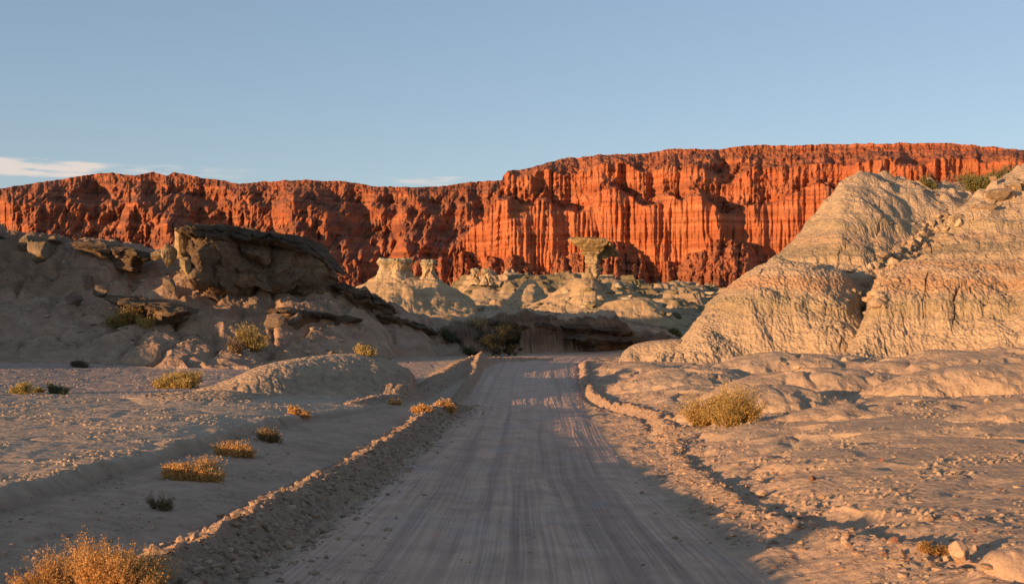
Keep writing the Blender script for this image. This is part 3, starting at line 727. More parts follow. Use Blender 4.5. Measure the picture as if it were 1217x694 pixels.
cliff('cliff', pxl,
      [(-700, 240), (0, 225), (50, 216), (95, 210), (120, 206), (135, 205), (160, 209), (182, 204), (198, 210), (206, 205), (240, 211), (262, 214), (285, 219), (310, 216), (335, 214), (400, 215), (440, 221), (500, 223), (530, 221), (550, 217), (575, 216), (600, 214), (650, 212)],
      [(-700, 1500), (0, 1750), (650, 1900)], -6,
      [(0, -60, .1, 0), (.16, 0, .2, 0), (.34, 60, .2, 0), (.40, 90, .1, 0), (.52, 140, .1, 0), (.56, 155, .35, 1), (.70, 180, .4, 1), (.76, 210, .1, 1), (.92, 300, .1, 1), (.96, 312, .35, 1), (1, 320, .3, 1)],
      (90, 15, 4, 2), 400, 260, dark=0.85, talus=0.20)

# ------------------------------------------------------------------ rocks
def loft(poly, levels, n_ang, tilt=None, seed=0, amp=0.25, fine=0.10, bedding=0.18, bed_scale=2.2, smooth_n=3, droop=None, crag=0.0):
    """stack of outlines: poly (k,2) plan; levels [(z, scale, dx, dy)] from the bottom up"""
    p = np.array(poly, float); c0 = p.mean(0)
    q = np.vstack([p, p[:1]]); seg = np.hypot(*np.diff(q, axis=0).T); cum = np.concatenate([[0], np.cumsum(seg)])
    t = np.linspace(0, cum[-1], n_ang, endpoint=False)
    o = np.stack([np.interp(t, cum, q[:, 0]), np.interp(t, cum, q[:, 1])], -1)
    k = max(3, n_ang // 40)
    for _ in range(smooth_n):
        ker = np.ones(k) / k
        o = np.stack([np.convolve(np.concatenate([o[-k:, i], o[:, i], o[:k, i]]), ker, 'same')[k:-k] for i in (0, 1)], -1)
    lv = np.array(levels, float)
    nl = max(12, int((lv[-1, 0] - lv[0, 0]) / (seg.sum() / n_ang) * 1.0)); nl = min(nl, 220)
    zz = np.linspace(lv[0, 0], lv[-1, 0], nl)
    sc = np.interp(zz, lv[:, 0], lv[:, 1]); dx = np.interp(zz, lv[:, 0], lv[:, 2]); dy = np.interp(zz, lv[:, 0], lv[:, 3])
    size = seg.sum() / 6
    # offset outlines inwards by a distance rather than a pure scale
    nrm = o - c0; ln = np.linalg.norm(nrm, axis=1)[:, None]; nrm /= ln
    X = c0[0] + nrm[None, :, 0] * ln[None, :, 0] + (sc[:, None] - 1) * nrm[None, :, 0] * size + dx[:, None]
    Y = c0[1] + nrm[None, :, 1] * ln[None, :, 0] + (sc[:, None] - 1) * nrm[None, :, 1] * size + dy[:, None]
    Z = zz[:, None] + 0 * X
    nf = fbm3(X / 2.6, Y / 2.6, Z / 2.2, 4, seed) * amp * 1.3 + fbm3(X / 0.7, Y / 0.7, Z / 0.5, 3, seed + 5) * fine
    if crag:
        nf = nf + crag * (np.abs(fbm3(X / 1.9, Y / 1.9, Z / 0.8, 4, seed + 21, 0.6)) * -1.6 + 0.3) + crag * 0.5 * np.sign(pn3(X / 1.3, Y / 1.3, Z / 0.55, seed + 23)) * np.abs(pn3(X / 1.3, Y / 1.3, Z / 0.55, seed + 23)) ** .5
    crack = np.clip(1 - np.abs(pn3(X / 3.1, Y / 3.1, Z / 9, seed + 7)) * 9, 0, 1) * amp * 1.2
    bed = pn3(X / 9, Y / 9, Z * bed_scale, seed + 9); bed = np.sign(bed) * np.abs(bed) ** 0.6 * bedding
    off = nf - crack + bed
    X = X + nrm[None, :, 0] * off; Y = Y + nrm[None, :, 1] * off
    Z = Z + fbm3(X / 1.5, Y / 1.5, Z * 0 + 1, 3, seed + 11) * amp * 0.9
    # closing rings
    rings = [(X[0], Y[0], Z[0])]
    V = np.stack([X, Y, Z], -1)
    caps = []
    for f in (0.8, 0.55, 0.3, 0.1):
        xx = c0[0] + dx[-1] + (X[-1] - c0[0] - dx[-1]) * f; yy = c0[1] + dy[-1] + (Y[-1] - c0[1] - dy[-1]) * f
        zc = Z[-1] * f + (1 - f) * Z[-1].mean() + fbm3(xx / 1.2, yy / 1.2, xx * 0 + 7, 4, seed + 12) * amp * 0.8 * (1 if f < .9 else .5) + 0.1 * (1 - f)
        caps.append(np.stack([xx, yy, zc], -1))
    V = np.concatenate([V, np.stack(caps)], 0)
    if tilt is not None:
        V[..., 2] += tilt[0] * (V[..., 0] - c0[0]) + tilt[1] * (V[..., 1] - c0[1])
    if droop is not None:
        V[..., 2] -= droop[1] * np.clip(V[..., 0] - droop[0], 0, None)
    R = V.shape[0]
    fq = grid_faces(R, n_ang, wrap=True)
    Vf = V.reshape(-1, 3)
    top = Vf[-n_ang:].mean(0); bot = V[0].mean(0)
    Vf = np.vstack([Vf, top, bot])
    j = np.arange(n_ang); j2 = (j + 1) % n_ang
    tri = np.concatenate([np.stack([(R - 1) * n_ang + j, (R - 1) * n_ang + j2, np.full(n_ang, len(Vf) - 2)], -1), np.stack([j2, j, np.full(n_ang, len(Vf) - 1)], -1)])
    return Vf, fq, tri

def rock_cols(V, c1, c2, seed=0, zs=1.2):
    nn = np.clip(0.5 + 1.1 * fbm3(V[:, 0] / 3, V[:, 1] / 3, V[:, 2] * zs, 4, seed), 0, 1)[:, None]
    return np.asarray(c1) * (1 - nn) + np.asarray(c2) * nn

def rock_part(name, parent, poly, levels, n_ang, mat, c1, c2, seed, zs=1.2, **kw):
    v, f, t = loft(poly, levels, n_ang, seed=seed, **kw)
    col = rock_cols(v, c1, c2, seed, zs)
    if parent is not None: v = v - np.array(parent.location)
    return link(name, to_mesh(name, v, f, mat, col, tri=t), parent)

def ring(cx, cy, rx, ry, k=14, rot=0, sq=1.0, jit=0.0, seed=0):
    rs = random.Random(seed); out = []
    for i in range(k):
        a = 2 * math.pi * i / k
        m = 1 + rs.uniform(-jit, jit)
        ca, sa_ = math.cos(a), math.sin(a)
        ex = abs(ca) ** sq * (1 if ca > 0 else -1) * rx * m; ey = abs(sa_) ** sq * (1 if sa_ > 0 else -1) * ry * m
        out.append((cx + ex * math.cos(rot) - ey * math.sin(rot), cy + ex * math.sin(rot) + ey * math.cos(rot)))
    return out

# --- mushroom rock
d0 = 165.0
mx, my = (704 - CX) / F * d0, d0
zz = lambda py, d: EYE + (HY - py) / F * d
mr = empty('mushroom_rock', (mx, my, zz(334, d0)), 'tall pale hoodoo with a wide flat olive cap on a narrow stem', 'rock formation')
stem = ring(mx - .2, my, 1.45, 1.4, 12, jit=0.1, seed=3)
rock_part('stem', mr, stem, [(zz(348, d0), 2.6, 0, 0), (zz(340, d0), 1.7, 0, 0), (zz(335, d0), 1.15, 0, 0), (zz(329, d0), 0.74, 0, 0), (zz(322, d0), 0.70, 0.1, 0), (zz(314, d0), .76, 0.25, 0), (zz(306, d0), .9, .2, 0), (zz(300, d0), 1.15, .1, 0)], 110, M_palerock,
          (0.38, 0.29, 0.17), (0.25, 0.19, 0.11), 5, zs=2.5, amp=0.3, fine=0.16, bedding=0.30, bed_scale=3.4)
capp = [(mx - 3.5, my - .3), (mx - 2.3, my - 1.9), (mx + .3, my - 2.6), (mx + 2.0, my - 2.5), (mx + 2.7, my - 1.0), (mx + 4.2, my + 1.2), (mx + 3.3, my + 2.8), (mx + .5, my + 2.8), (mx - 2.4, my + 1.8)]
rock_part('cap', mr, capp, [(zz(307, d0), 0.15, 0.5, 0), (zz(303, d0), 0.36, 0.35, 0), (zz(298, d0), 0.60, 0.15, 0), (zz(293, d0), 0.82, 0, 0), (zz(288.5, d0), 0.98, 0, 0), (zz(285.5, d0), 1.05, 0, 0), (zz(284, d0), 0.98, 0, 0)], 170, M_rock,
          (0.22, 0.155, 0.075), (0.38, 0.27, 0.13), 9, zs=1.5, amp=0.24, fine=0.14, bedding=0.20, bed_scale=2.2, crag=0.15, tilt=(-0.06, 0.0), smooth_n=1, droop=(mx + 1.9, 0.85))

# --- twin pillars
d1 = 190.0
def pillar(px0, px1, ytop, ybot, label, seed, prof, depth=2.2, lobes=0.0):
    cx_ = ((px0 + px1) / 2 - CX) / F * d1; hw = (px1 - px0) / 2 / F * d1
    e = empty('rock_pillar', (cx_, d1, zz(ybot, d1)), label, 'rock pillar', 'pale rock pillars on the distant mound')
    poly = ring(cx_, d1, hw, depth, 18, sq=0.75, jit=0.10, seed=seed)
    zb, zt = zz(ybot + 6, d1), zz(ytop, d1)
    lv = [(zb + (zt - zb) * a, s, 0, 0) for a, s in prof]
    rock_part('pillar_shaft', e, poly, lv[:-2] + [lv[-2]], 130, M_palerock, (0.48, 0.36, 0.22), (0.38, 0.28, 0.17), seed, amp=0.5, fine=0.14, bedding=0.12, bed_scale=1.6)
    rock_part('pillar_cap', e, poly, [(lv[-3][0] + .1, lv[-3][1] - .05, 0, 0), (lv[-2][0], lv[-2][1] + .03, 0, 0), lv[-1]], 130, M_palerock, (0.34, 0.29, 0.18), (0.28, 0.24, 0.15), seed + 1, amp=0.4, fine=0.14, bedding=0.16, bed_scale=2)
pillar(447, 488, 308, 329, 'broad pale castle-like pillar block, left of the pair on the distant mound', 21, [(0, 1.3), (.2, 1.08), (.45, .93), (.7, .92), (.86, 1.0), (1, .97)], 2.6)
pillar(501, 519, 309, 329, 'narrow waisted pale pillar, right of the pair on the distant mound', 31, [(0, 1.5), (.2, 1.1), (.45, .8), (.65, .78), (.85, 1.0), (1, .9)], 1.5)
d1 = 236.0
pillar(560, 570, 319, 333, 'small stubby pale pillar below the red cliff corner, beside a darker twin', 41, [(0, 1.3), (.3, 1.0), (.5, .85), (.7, .85), (.88, 1.05), (1, .95)], 1.2)
pillar(572, 583, 320, 333, 'small dark greenish pillar just right of the stubby pale one', 43, [(0, 1.3), (.3, 1.0), (.5, .9), (.7, .9), (.88, 1.05), (1, .95)], 1.2)

# --- the dark outcrop on the left hill
def pl_(px, d): return ((px - CX) / F * d, d)
oc = empty('rock_outcrop', (*pl_(300, 94), zz(350, 94)), 'long dark sandstone outcrop with overhanging ledgy cap on the left hill', 'rock outcrop')
face = [pl_(224, 88.5), pl_(236, 87.6), pl_(262, 88.6), pl_(275, 90.5), (pl_(292, 91.2)), pl_(320, 92.6), pl_(352, 94), pl_(385, 96), pl_(399, 98.5), pl_(392, 103), pl_(330, 103), pl_(262, 99), pl_(225, 94)]
tl = -0.125
rock_part('rock_wall', oc, face, [(zz(372, 94), 0.62, -.3, .4), (zz(352, 94), 0.74, 0, 0.2), (zz(345, 94), 0.80, 0, 0), (zz(340, 94), 1.0, 0, 0), (zz(322, 94), 1.02, 0, 0), (zz(300, 94), 0.97, 0, 0), (zz(289, 94), 0.92, 0, .1)], 520, M_rock,
          (0.22, 0.155, 0.095), (0.145, 0.10, 0.064), 61, zs=0.6, crag=0.30, amp=0.85, fine=0.16, bedding=0.16, bed_scale=1.1, tilt=(tl, 0.0), smooth_n=1, droop=(-17.6, 0.55))
rock_part('caprock', oc, face, [(zz(292.5, 94), 0.9, 0, 0), (zz(289.5, 94), 1.05, 0, 0), (zz(286, 94), 1.09, 0, 0), (zz(284, 94), 0.95, 0, 0.1), (zz(281, 94), 1.02, 0, .1), (zz(278.5, 94), 0.92, 0, .3), (zz(276, 94), 0.7, 0, .6)], 520, M_rock,
          (0.085, 0.062, 0.042), (0.15, 0.105, 0.065), 67, zs=2.5, crag=0.5, amp=0.6, fine=0.30, bedding=0.42, bed_scale=2.6, smooth_n=1, tilt=(tl, 0.0), droop=(-18.2, 0.6))

def ledge(px0, d0_, py0, px1, d1_, py1, thick, deep, label, seed):
    a = np.array(P(px0, py0, d0_)); b = np.array(P(px1, py1, d1_)); c = (a + b) / 2
    e = empty('rock_ledge', tuple(c), label, 'rock ledge')
    t = (b - a)[:2]; L = np.linalg.norm(t); t /= L; nrm = np.array((-t[1], t[0]))
    rs_ = np.random.RandomState(seed); pts = []
    for q in np.linspace(-0.5, 0.5, 12): pts.append(c[:2] + t * q * L - nrm * (deep * .5 + rs_.uniform(-.35, .35)) * (1 - abs(q) ** 4 * 6))
    for q in np.linspace(0.5, -0.5, 6): pts.append(c[:2] + t * q * L + nrm * deep * .6)
    sl = (b[2] - a[2]) / L
    for nm, lv, c1, c2, cr in (('ledge_rock', [(c[2] - thick * 1.6, .6, 0, 0), (c[2] - thick * .75, .7, 0, 0), (c[2] - thick * .6, .92, 0, 0), (c[2] - thick * .35, .9, 0, 0)], (0.21, 0.145, 0.09), (0.15, 0.10, 0.065), .25),
                           ('ledge_cap', [(c[2] - thick * .42, .94, 0, 0), (c[2] - thick * .36, 1.08, 0, 0), (c[2] - thick * .16, 1.1, 0, 0), (c[2] - thick * .1, .98, 0, 0), (c[2], .95, 0, .1)], (0.09, 0.065, 0.045), (0.17, 0.12, 0.075), .4)):
        rock_part(nm, e, pts, lv, int(L * 26), M_rock, c1, c2, seed, zs=2, amp=.45, fine=.2, bedding=.3, bed_scale=3, crag=cr, smooth_n=1, tilt=(sl * t[0], sl * t[1]))
ledge(398, 98, 336, 462, 104, 366, 1.6, 3.0, 'dark rock ledge continuing down to the right of the big outcrop', 501)
ledge(448, 100.5, 372, 520, 107, 396, 1.3, 2.6, 'lowest dark ledge of the left hill, nearest the dark tree', 502)
ledge(-40, 93, 276, 40, 94, 288, 1.5, 3.5, 'dark ledge on the skyline at the photo left edge', 503)
ledge(95, 93, 288, 172, 92, 300, 1.1, 3.0, 'thin dark ledge just left of the ochre rocks', 504)
ledge(330, 89, 366, 420, 96, 378, 1.0, 3.0, 'brown ledge on the slope under the right end of the outcrop', 505)
ledge(575, 109, 381, 655, 114.5, 385, 1.5, 3.0, 'dark cracked ledge on the shaded bank right behind the dark tree', 507)
ledge(668, 114.5, 386, 742, 121, 392, 1.6, 3.0, 'dark jutting ledge on the right half of the shaded bank below the mushroom rock', 508)
ledge(690, 113, 400, 770, 120, 404, 1.0, 2.4, 'low rock shelf at the foot of the right half of the shaded bank', 509)
ledge(140, 86, 352, 215, 84.5, 366, 1.0, 3.0, 'low brown ledge above the bright yellow shrub', 506)

# --- blocky boulders: icosphere cut by planes
def _ico(sub):
    import bmesh
    b = bmesh.new(); bmesh.ops.create_icosphere(b, subdivisions=sub, radius=1.0)
    v = np.array([q.co[:] for q in b.verts]); f = np.array([[q.index for q in p.verts] for p in b.faces]); b.free()
    return v, f
ICO = {k: _ico(k) for k in (1, 2, 3, 4)}
def boulder_geo(sx, sy, sz, seed, sub=4, rough=0.10):
    v, f = ICO[sub]; v = v.copy(); rs = np.random.RandomState(seed)
    for _ in range(17):
        nvec = rs.normal(size=3); nvec /= np.linalg.norm(nvec); dd = rs.uniform(0.42, 0.8)
        k = v @ nvec - dd; v = v - np.outer(np.clip(k, 0, None), nvec) * 0.95
    v = v * (1 + rough * fbm3(v[:, 0] * 1.7 + seed, v[:, 1] * 1.7, v[:, 2] * 1.7, 4, seed % 50)[:, None])
    return v * np.array([sx, sy, sz]), f

def boulder(name, px, py, d, wpx, hpx, label, seed, c=(0.30, 0.22, 0.15), rot=0, group=None, mat=None, sink=0.25, cat='boulder', dep=0.8):
    x = (px - CX) / F * d; s = wpx / F * d / 2; hz = hpx / F * d / 2
    z = zz(py, d)
    v, f = boulder_geo(s, s * dep, hz * 1.15, seed)
    v = v @ np.array(Matrix.Rotation(rot, 3, 'Z')).T
    col = np.clip(np.asarray(c) * (1 + 0.3 * fbm3(v[:, 0], v[:, 1], v[:, 2] * 3, 3, seed % 40)[:, None]), 0.02, 1)
    o = link(name, to_mesh(name, v, None, mat or M_rock, col, tri=f), label=label, category=cat, group=group)
    o.location = (x, d, z)
    return o
OCH = (0.36, 0.26, 0.14)
for i, (px, py, d, w, h, lab) in enumerate([
    (217, 286, 90.5, 26, 36, 'ochre upright rock knob at the left tip of the dark outcrop'),
    (203, 302, 89, 26, 24, 'ochre lumpy rock just below the left tip of the outcrop'),
    (222, 313, 88, 26, 26, 'low yellow rock slab under the left end of the dark outcrop'),
    (186, 301, 92, 24, 12, 'flat ochre rock on the ridge left of the outcrop'),
    (66, 283, 93, 22, 10, 'small pale block on the skyline of the left hill'),
    (28, 287, 91, 34, 15, 'wide tan ledge block near the photo left edge on the left hill'),
    (45, 298, 88, 38, 24, 'rounded tan boulder on the upper left hill, below the skyline block'),
    (105, 330, 88, 16, 13, 'dark boulder in the gully of the left hill'),
    (120, 345, 86, 24, 16, 'broad brown slab right of the gully on the left hill'),
    (86, 352, 85, 26, 14, 'long low boulder left of the gully on the left hill'),
    (300, 356, 88, 22, 12, 'grey boulder fallen below the outcrop wall, leftmost of three'),
    (326, 381, 84, 34, 17, 'large grey boulder on the slope below the outcrop, lowest of three'),
    (352, 378, 86, 22, 17, 'grey boulder touching the large one below the outcrop'),
    (272, 352, 87, 14, 10, 'small grey stone beneath the overhang of the outcrop'),
    (202, 335, 86, 22, 18, 'brown boulder lying below the ochre rocks on the left hill')]):
    boulder('boulder', px, py + 2, d, w, h * 1.1, lab, 200 + i, OCH if i < 4 else ((0.26, 0.19, 0.12) if i < 7 else (0.20, 0.15, 0.11)), rot=i * 1.1)

# the ray through a photo pixel meets the ground here
def hit(px, py, dmin=9.0, dmax=140.0):
    ds = np.geomspace(dmin, dmax, 300)
    x = (px - CX) / F * ds; zr_ = EYE - (py - HY) / F * ds
    z, _, _ = terrain(x[None, :], ds[None, :])
    below = np.where(zr_ <= z[0])[0]
    k = below[0] if len(below) else len(ds) - 1
    return float(x[k]), float(ds[k]), float(z[0, k])

gully = [(1184, 232, 40, 20), (1206, 222, 26, 14), (1168, 246, 26, 12), (1140, 262, 20, 13), (1122, 258, 12, 8), (1112, 272, 13, 9), (1098, 281, 16, 10), (1088, 292, 10, 7), (1076, 297, 12, 7), (1060, 303, 14, 9), (1045, 309, 14, 11), (1053, 316, 10, 7), (1037, 322, 9, 7), (1034, 333, 8, 8), (1035, 353, 13, 15), (1041, 360, 9, 8)]
glab = ['largest tan boulder high on the right mound near the skyline', 'flat slab at the photo right edge just below the skyline of the mound', 'long boulder under the largest one on the right mound', 'tan block in the middle of the rock trail on the right mound', 'small block above the middle of the rock trail', 'small angular rock in the rock trail, below the middle block',
        'squat rock halfway down the rock trail of the right mound', 'little stone below the squat rock of the trail', 'little flat stone in the lower rock trail', 'rough rock at the lip of the right terrace', 'pale upright rock at the top of the dark crevice', 'stone right of the pale upright rock over the crevice', 'small stone inside the upper crevice', 'dark stone wedged in the crevice between both lobes', 'orange boulder jammed in the crevice of the right mound', 'small stone right under the jammed orange boulder']
for i, (px, py, w, h) in enumerate(gully):
    x, d, z = hit(px, py, 60, 160)
    boulder('boulder', px, py, d, w * 1.25, h * 1.2, glab[i], 300 + i, (0.38, 0.28, 0.18) if i < 14 else (0.42, 0.26, 0.15), rot=0.5 + i, group='boulders trailing down the right mound')

# foreground rocks, right side
fg = [(1142, 655, 40, 30, 'orange clod as big as a head at the lower right corner, largest clod', (0.42, 0.28, 0.18)), (966, 569, 13, 8, 'small dark red stone on the right flat, left of centre', (0.20, 0.09, 0.06)), (1048, 546, 8, 6, 'tiny dark red stone right of centre on the right flat', (0.2, 0.1, 0.07)),
      (1064, 641, 12, 8, 'dark red stone left of the small orange tuft', (0.2, 0.1, 0.07)), (906, 586, 18, 13, 'pale orange clod on the road shoulder above the scarp', (0.42, 0.29, 0.19)), (948, 622, 22, 12, 'pale orange clod beside the hollow in the right flat', (0.42, 0.29, 0.19)),
      (922, 588, 10, 8, 'small clod right of the pale orange shoulder clod', (0.38, 0.27, 0.18)), (1006, 428, 16, 8, 'tan stone below the dark crevice at the foot of the mound', (0.38, 0.29, 0.2)), (930, 432, 20, 10, 'tan rock block at the foot of the right mound', (0.4, 0.3, 0.2)),
      (948, 437, 12, 7, 'smaller tan block right of the rock block at the mound foot', (0.4, 0.3, 0.2)), (878, 438, 9, 6, 'little stone on the flat left of the mound foot blocks', (0.38, 0.29, 0.2)), (1160, 430, 10, 7, 'little stone near the right end of the mound foot', (0.36, 0.27, 0.18)),
      (1090, 476, 14, 6, 'flat stone on the washed domes right of the big bush', (0.38, 0.29, 0.2)), (1175, 476, 16, 7, 'flat stone at the right edge of the washed domes', (0.38, 0.29, 0.2)), (790, 507, 14, 8, 'stone at the bend of the road edge furrow', (0.42, 0.31, 0.22))]
for i, (px, py, w, h, lab, c) in enumerate(fg):
    x, d, z = hit(px, py + h * 0.4)
    boulder('stone', px, py, d, w, h, lab, 400 + i, c, rot=i, mat=M_stone, cat='stone')

# pebbles and clods nobody could count
def scatter(name, pts, smin, smax, cols, seed, flat=0.7, sub=1):
    rs = np.random.RandomState(seed); v0, f0 = ICO[sub]
    x, y = pts[:, 0], pts[:, 1]; nP = len(x)
    z, _, _ = terrain(x[None, :], y[None, :]); z = z[0]
    s = smin + (smax - smin) * rs.rand(nP) ** 4
    sx = s * rs.uniform(.7, 1.3, nP); sy = s * rs.uniform(.7, 1.3, nP); sz_ = s * rs.uniform(.45, .9, nP) * flat
    a = rs.rand(nP) * 6.28
    base = v0[None] * (1 + 0.28 * rs.normal(size=(nP, len(v0), 1)).clip(-1.2, 1.2))
    bx = base[..., 0] * sx[:, None]; by = base[..., 1] * sy[:, None]; bz = base[..., 2] * sz_[:, None]
    X = bx * np.cos(a)[:, None] - by * np.sin(a)[:, None] + x[:, None]
    Y = bx * np.sin(a)[:, None] + by * np.cos(a)[:, None] + y[:, None]
    Zp = bz + (z + 0.15 * sz_)[:, None]
    Vv = np.stack([X, Y, Zp], -1).reshape(-1, 3)
    tri = (f0[None] + (np.arange(nP) * len(v0))[:, None, None]).reshape(-1, 3)
    ci = rs.randint(0, len(cols), nP); cc = np.repeat(np.array(cols)[ci] * rs.uniform(.75, 1.2, (nP, 1)), len(v0), 0)
    return link(name, to_mesh(name, Vv, None, M_stone, cc, tri=tri), kind='stuff')
rs = np.random.RandomState(5)
def wedge(nP, px0, px1, d0_, d1_, power=1.0):
    d = d0_ * (d1_ / d0_) ** (rs.rand(nP) ** power); p_ = rs.uniform(px0, px1, nP)
    return np.stack([(p_ - CX) / F * d, d], -1)
pr = wedge(8500, 700, 1300, 10.5, 45); pr = pr[(pr[:, 0] > road_x(pr[:, 1]) + 3.3)]
keep = fbm(pr[:, 0] / 1.8, pr[:, 1] / 2.5, 3, 171) > rs.uniform(-0.5, 0.45, len(pr)); pr = pr[keep]
SC = [(0.34, 0.25, 0.17), (0.38, 0.29, 0.2), (0.22, 0.12, 0.08), (0.30, 0.21, 0.14)]
scatter('pebbles', pr, 0.007, 0.05, SC, 3)
pd = wedge(5200, 250, 960, 10, 40); pd = pd[np.abs(pd[:, 0] - road_x(pd[:, 1])) < 3.2]
pd = pd[(fbm(pd[:, 0] / 0.5, pd[:, 1] / 4, 3, 173) > rs.uniform(-0.2, 0.5, len(pd))) | (np.abs(pd[:, 0] - road_x(pd[:, 1])) > 2.7)]
scatter('pebbles', pd, 0.005, 0.028, [(0.42, 0.29, 0.2), (0.28, 0.19, 0.13)], 14)
plf = wedge(5000, -60, 500, 14, 60); plf = plf[(plf[:, 0] < road_x(plf[:, 1]) - 5.5)]
plf = plf[fbm(plf[:, 0] / 1.5, plf[:, 1] / 2, 3, 172) > 0.0]
scatter('pebbles', plf, 0.008, 0.045, SC, 4)
# clods fallen from the berms
def along(pp, nP, spread, off):
    i = rs.randint(0, len(pp) - 1, nP); t = rs.rand(nP)
    a, b = pp[i], pp[i + 1]; q = a + (b - a) * t[:, None]
    return np.stack([q[:, 0] + off + rs.normal(size=nP) * spread, q[:, 1] + rs.normal(size=nP) * 0.1], -1)
cl = np.concatenate([along(BERMS['left'], 7000, 0.42, 0.30), along(BERMS['left'], 500, 0.45, 1.0), along(BERMS['far'], 1800, 0.5, 0), along(BERMS['right'], 3800, 0.55, 0), along(BERMS['right'], 900, 1.0, 0.6)])
cl = cl[cl[:, 1] > 8]
scatter('clods', cl, 0.012, 0.085, [(0.34, 0.23, 0.155), (0.30, 0.2, 0.13), (0.38, 0.26, 0.17)], 6, flat=0.95)
# rubble on the hills
hr = np.concatenate([wedge(1500, 0, 470, 80, 100), wedge(1100, 960, 1217, 78, 120)])
scatter('rubble', hr, 0.04, 0.28, [(0.27, 0.20, 0.14), (0.33, 0.26, 0.18)], 8, sub=1)
tp = []
for a, b in zip(gully[:-1], gully[1:]):
    for _ in range(22):
        t = rs.rand(); qx = a[0] + (b[0] - a[0]) * t + rs.normal() * 9; qy = a[1] + (b[1] - a[1]) * t + rs.normal() * 5 + 4
        hx, hd, hz_ = hit(qx, qy, 60, 160); tp.append((hx, hd))
scatter('rubble', np.array(tp), 0.10, 0.50, [(0.40, 0.29, 0.18), (0.34, 0.24, 0.15)], 12, sub=1, flat=1.3)
br = wedge(1400, 560, 860, 150, 380); scatter('rubble', br, 0.15, 1.1, [(0.30, 0.25, 0.16), (0.16, 0.14, 0.08), (0.36, 0.3, 0.2)], 9)

# ------------------------------------------------------------------ plants
def leaf_mat(name, c1, c2, trans=0.25):
    m, N, L, B = mat_new(name)
    at = N.new('ShaderNodeAttribute'); at.attribute_name = 'tint'
    geo = N.new('ShaderNodeNewGeometry')
    nz_ = N.new('ShaderNodeTexNoise'); nz_.inputs['Scale'].default_value = 9.0; L.new(geo.outputs['Position'], nz_.inputs['Vector'])
    mr_ = N.new('ShaderNodeMapRange'); L.new(nz_.outputs[0], mr_.inputs[0]); mr_.inputs[1].default_value = .3; mr_.inputs[2].default_value = .7; mr_.inputs[3].default_value = .75; mr_.inputs[4].default_value = 1.25
    sc = N.new('ShaderNodeVectorMath'); sc.operation = 'SCALE'; L.new(at.outputs['Color'], sc.inputs[0]); L.new(mr_.outputs[0], sc.inputs['Scale'])
    L.new(sc.outputs[0], B.inputs['Base Color']); B.inputs['Roughness'].default_value = 0.75
    tr = N.new('ShaderNodeBsdfTranslucent'); L.new(sc.outputs[0], tr.inputs[0])
    ms = N.new('ShaderNodeMixShader'); ms.inputs[0].default_value = trans
    L.new(B.outputs[0], ms.inputs[1]); L.new(tr.outputs[0], ms.inputs[2])
    out = [q for q in N if q.type == 'OUTPUT_MATERIAL'][0]; L.new(ms.outputs[0], out.inputs[0])
    return m
M_leaf = leaf_mat('dry_foliage', 0, 0, 0.35)
M_stem = leaf_mat('woody_stem', 0, 0, 0.0)

def ribbon(P0, P1, P2, w, rs_):
    """quads along bent stems; P* (n,3), w (n,)"""
    n_ = len(P0)
    sd = rs_.normal(size=(n_, 3)); sd[:, 2] *= 0.2; sd /= np.linalg.norm(sd, axis=1)[:, None]; sd *= w[:, None]
    V_ = np.stack([P0 - sd, P0 + sd, P1 - sd * .8, P1 + sd * .8, P2 - sd * .3, P2 + sd * .3], 1).reshape(-1, 3)
    b = (np.arange(n_) * 6)[:, None]
    Fq = np.concatenate([b + np.array([0, 1, 3, 2]), b + np.array([2, 3, 5, 4])])
    return V_, Fq

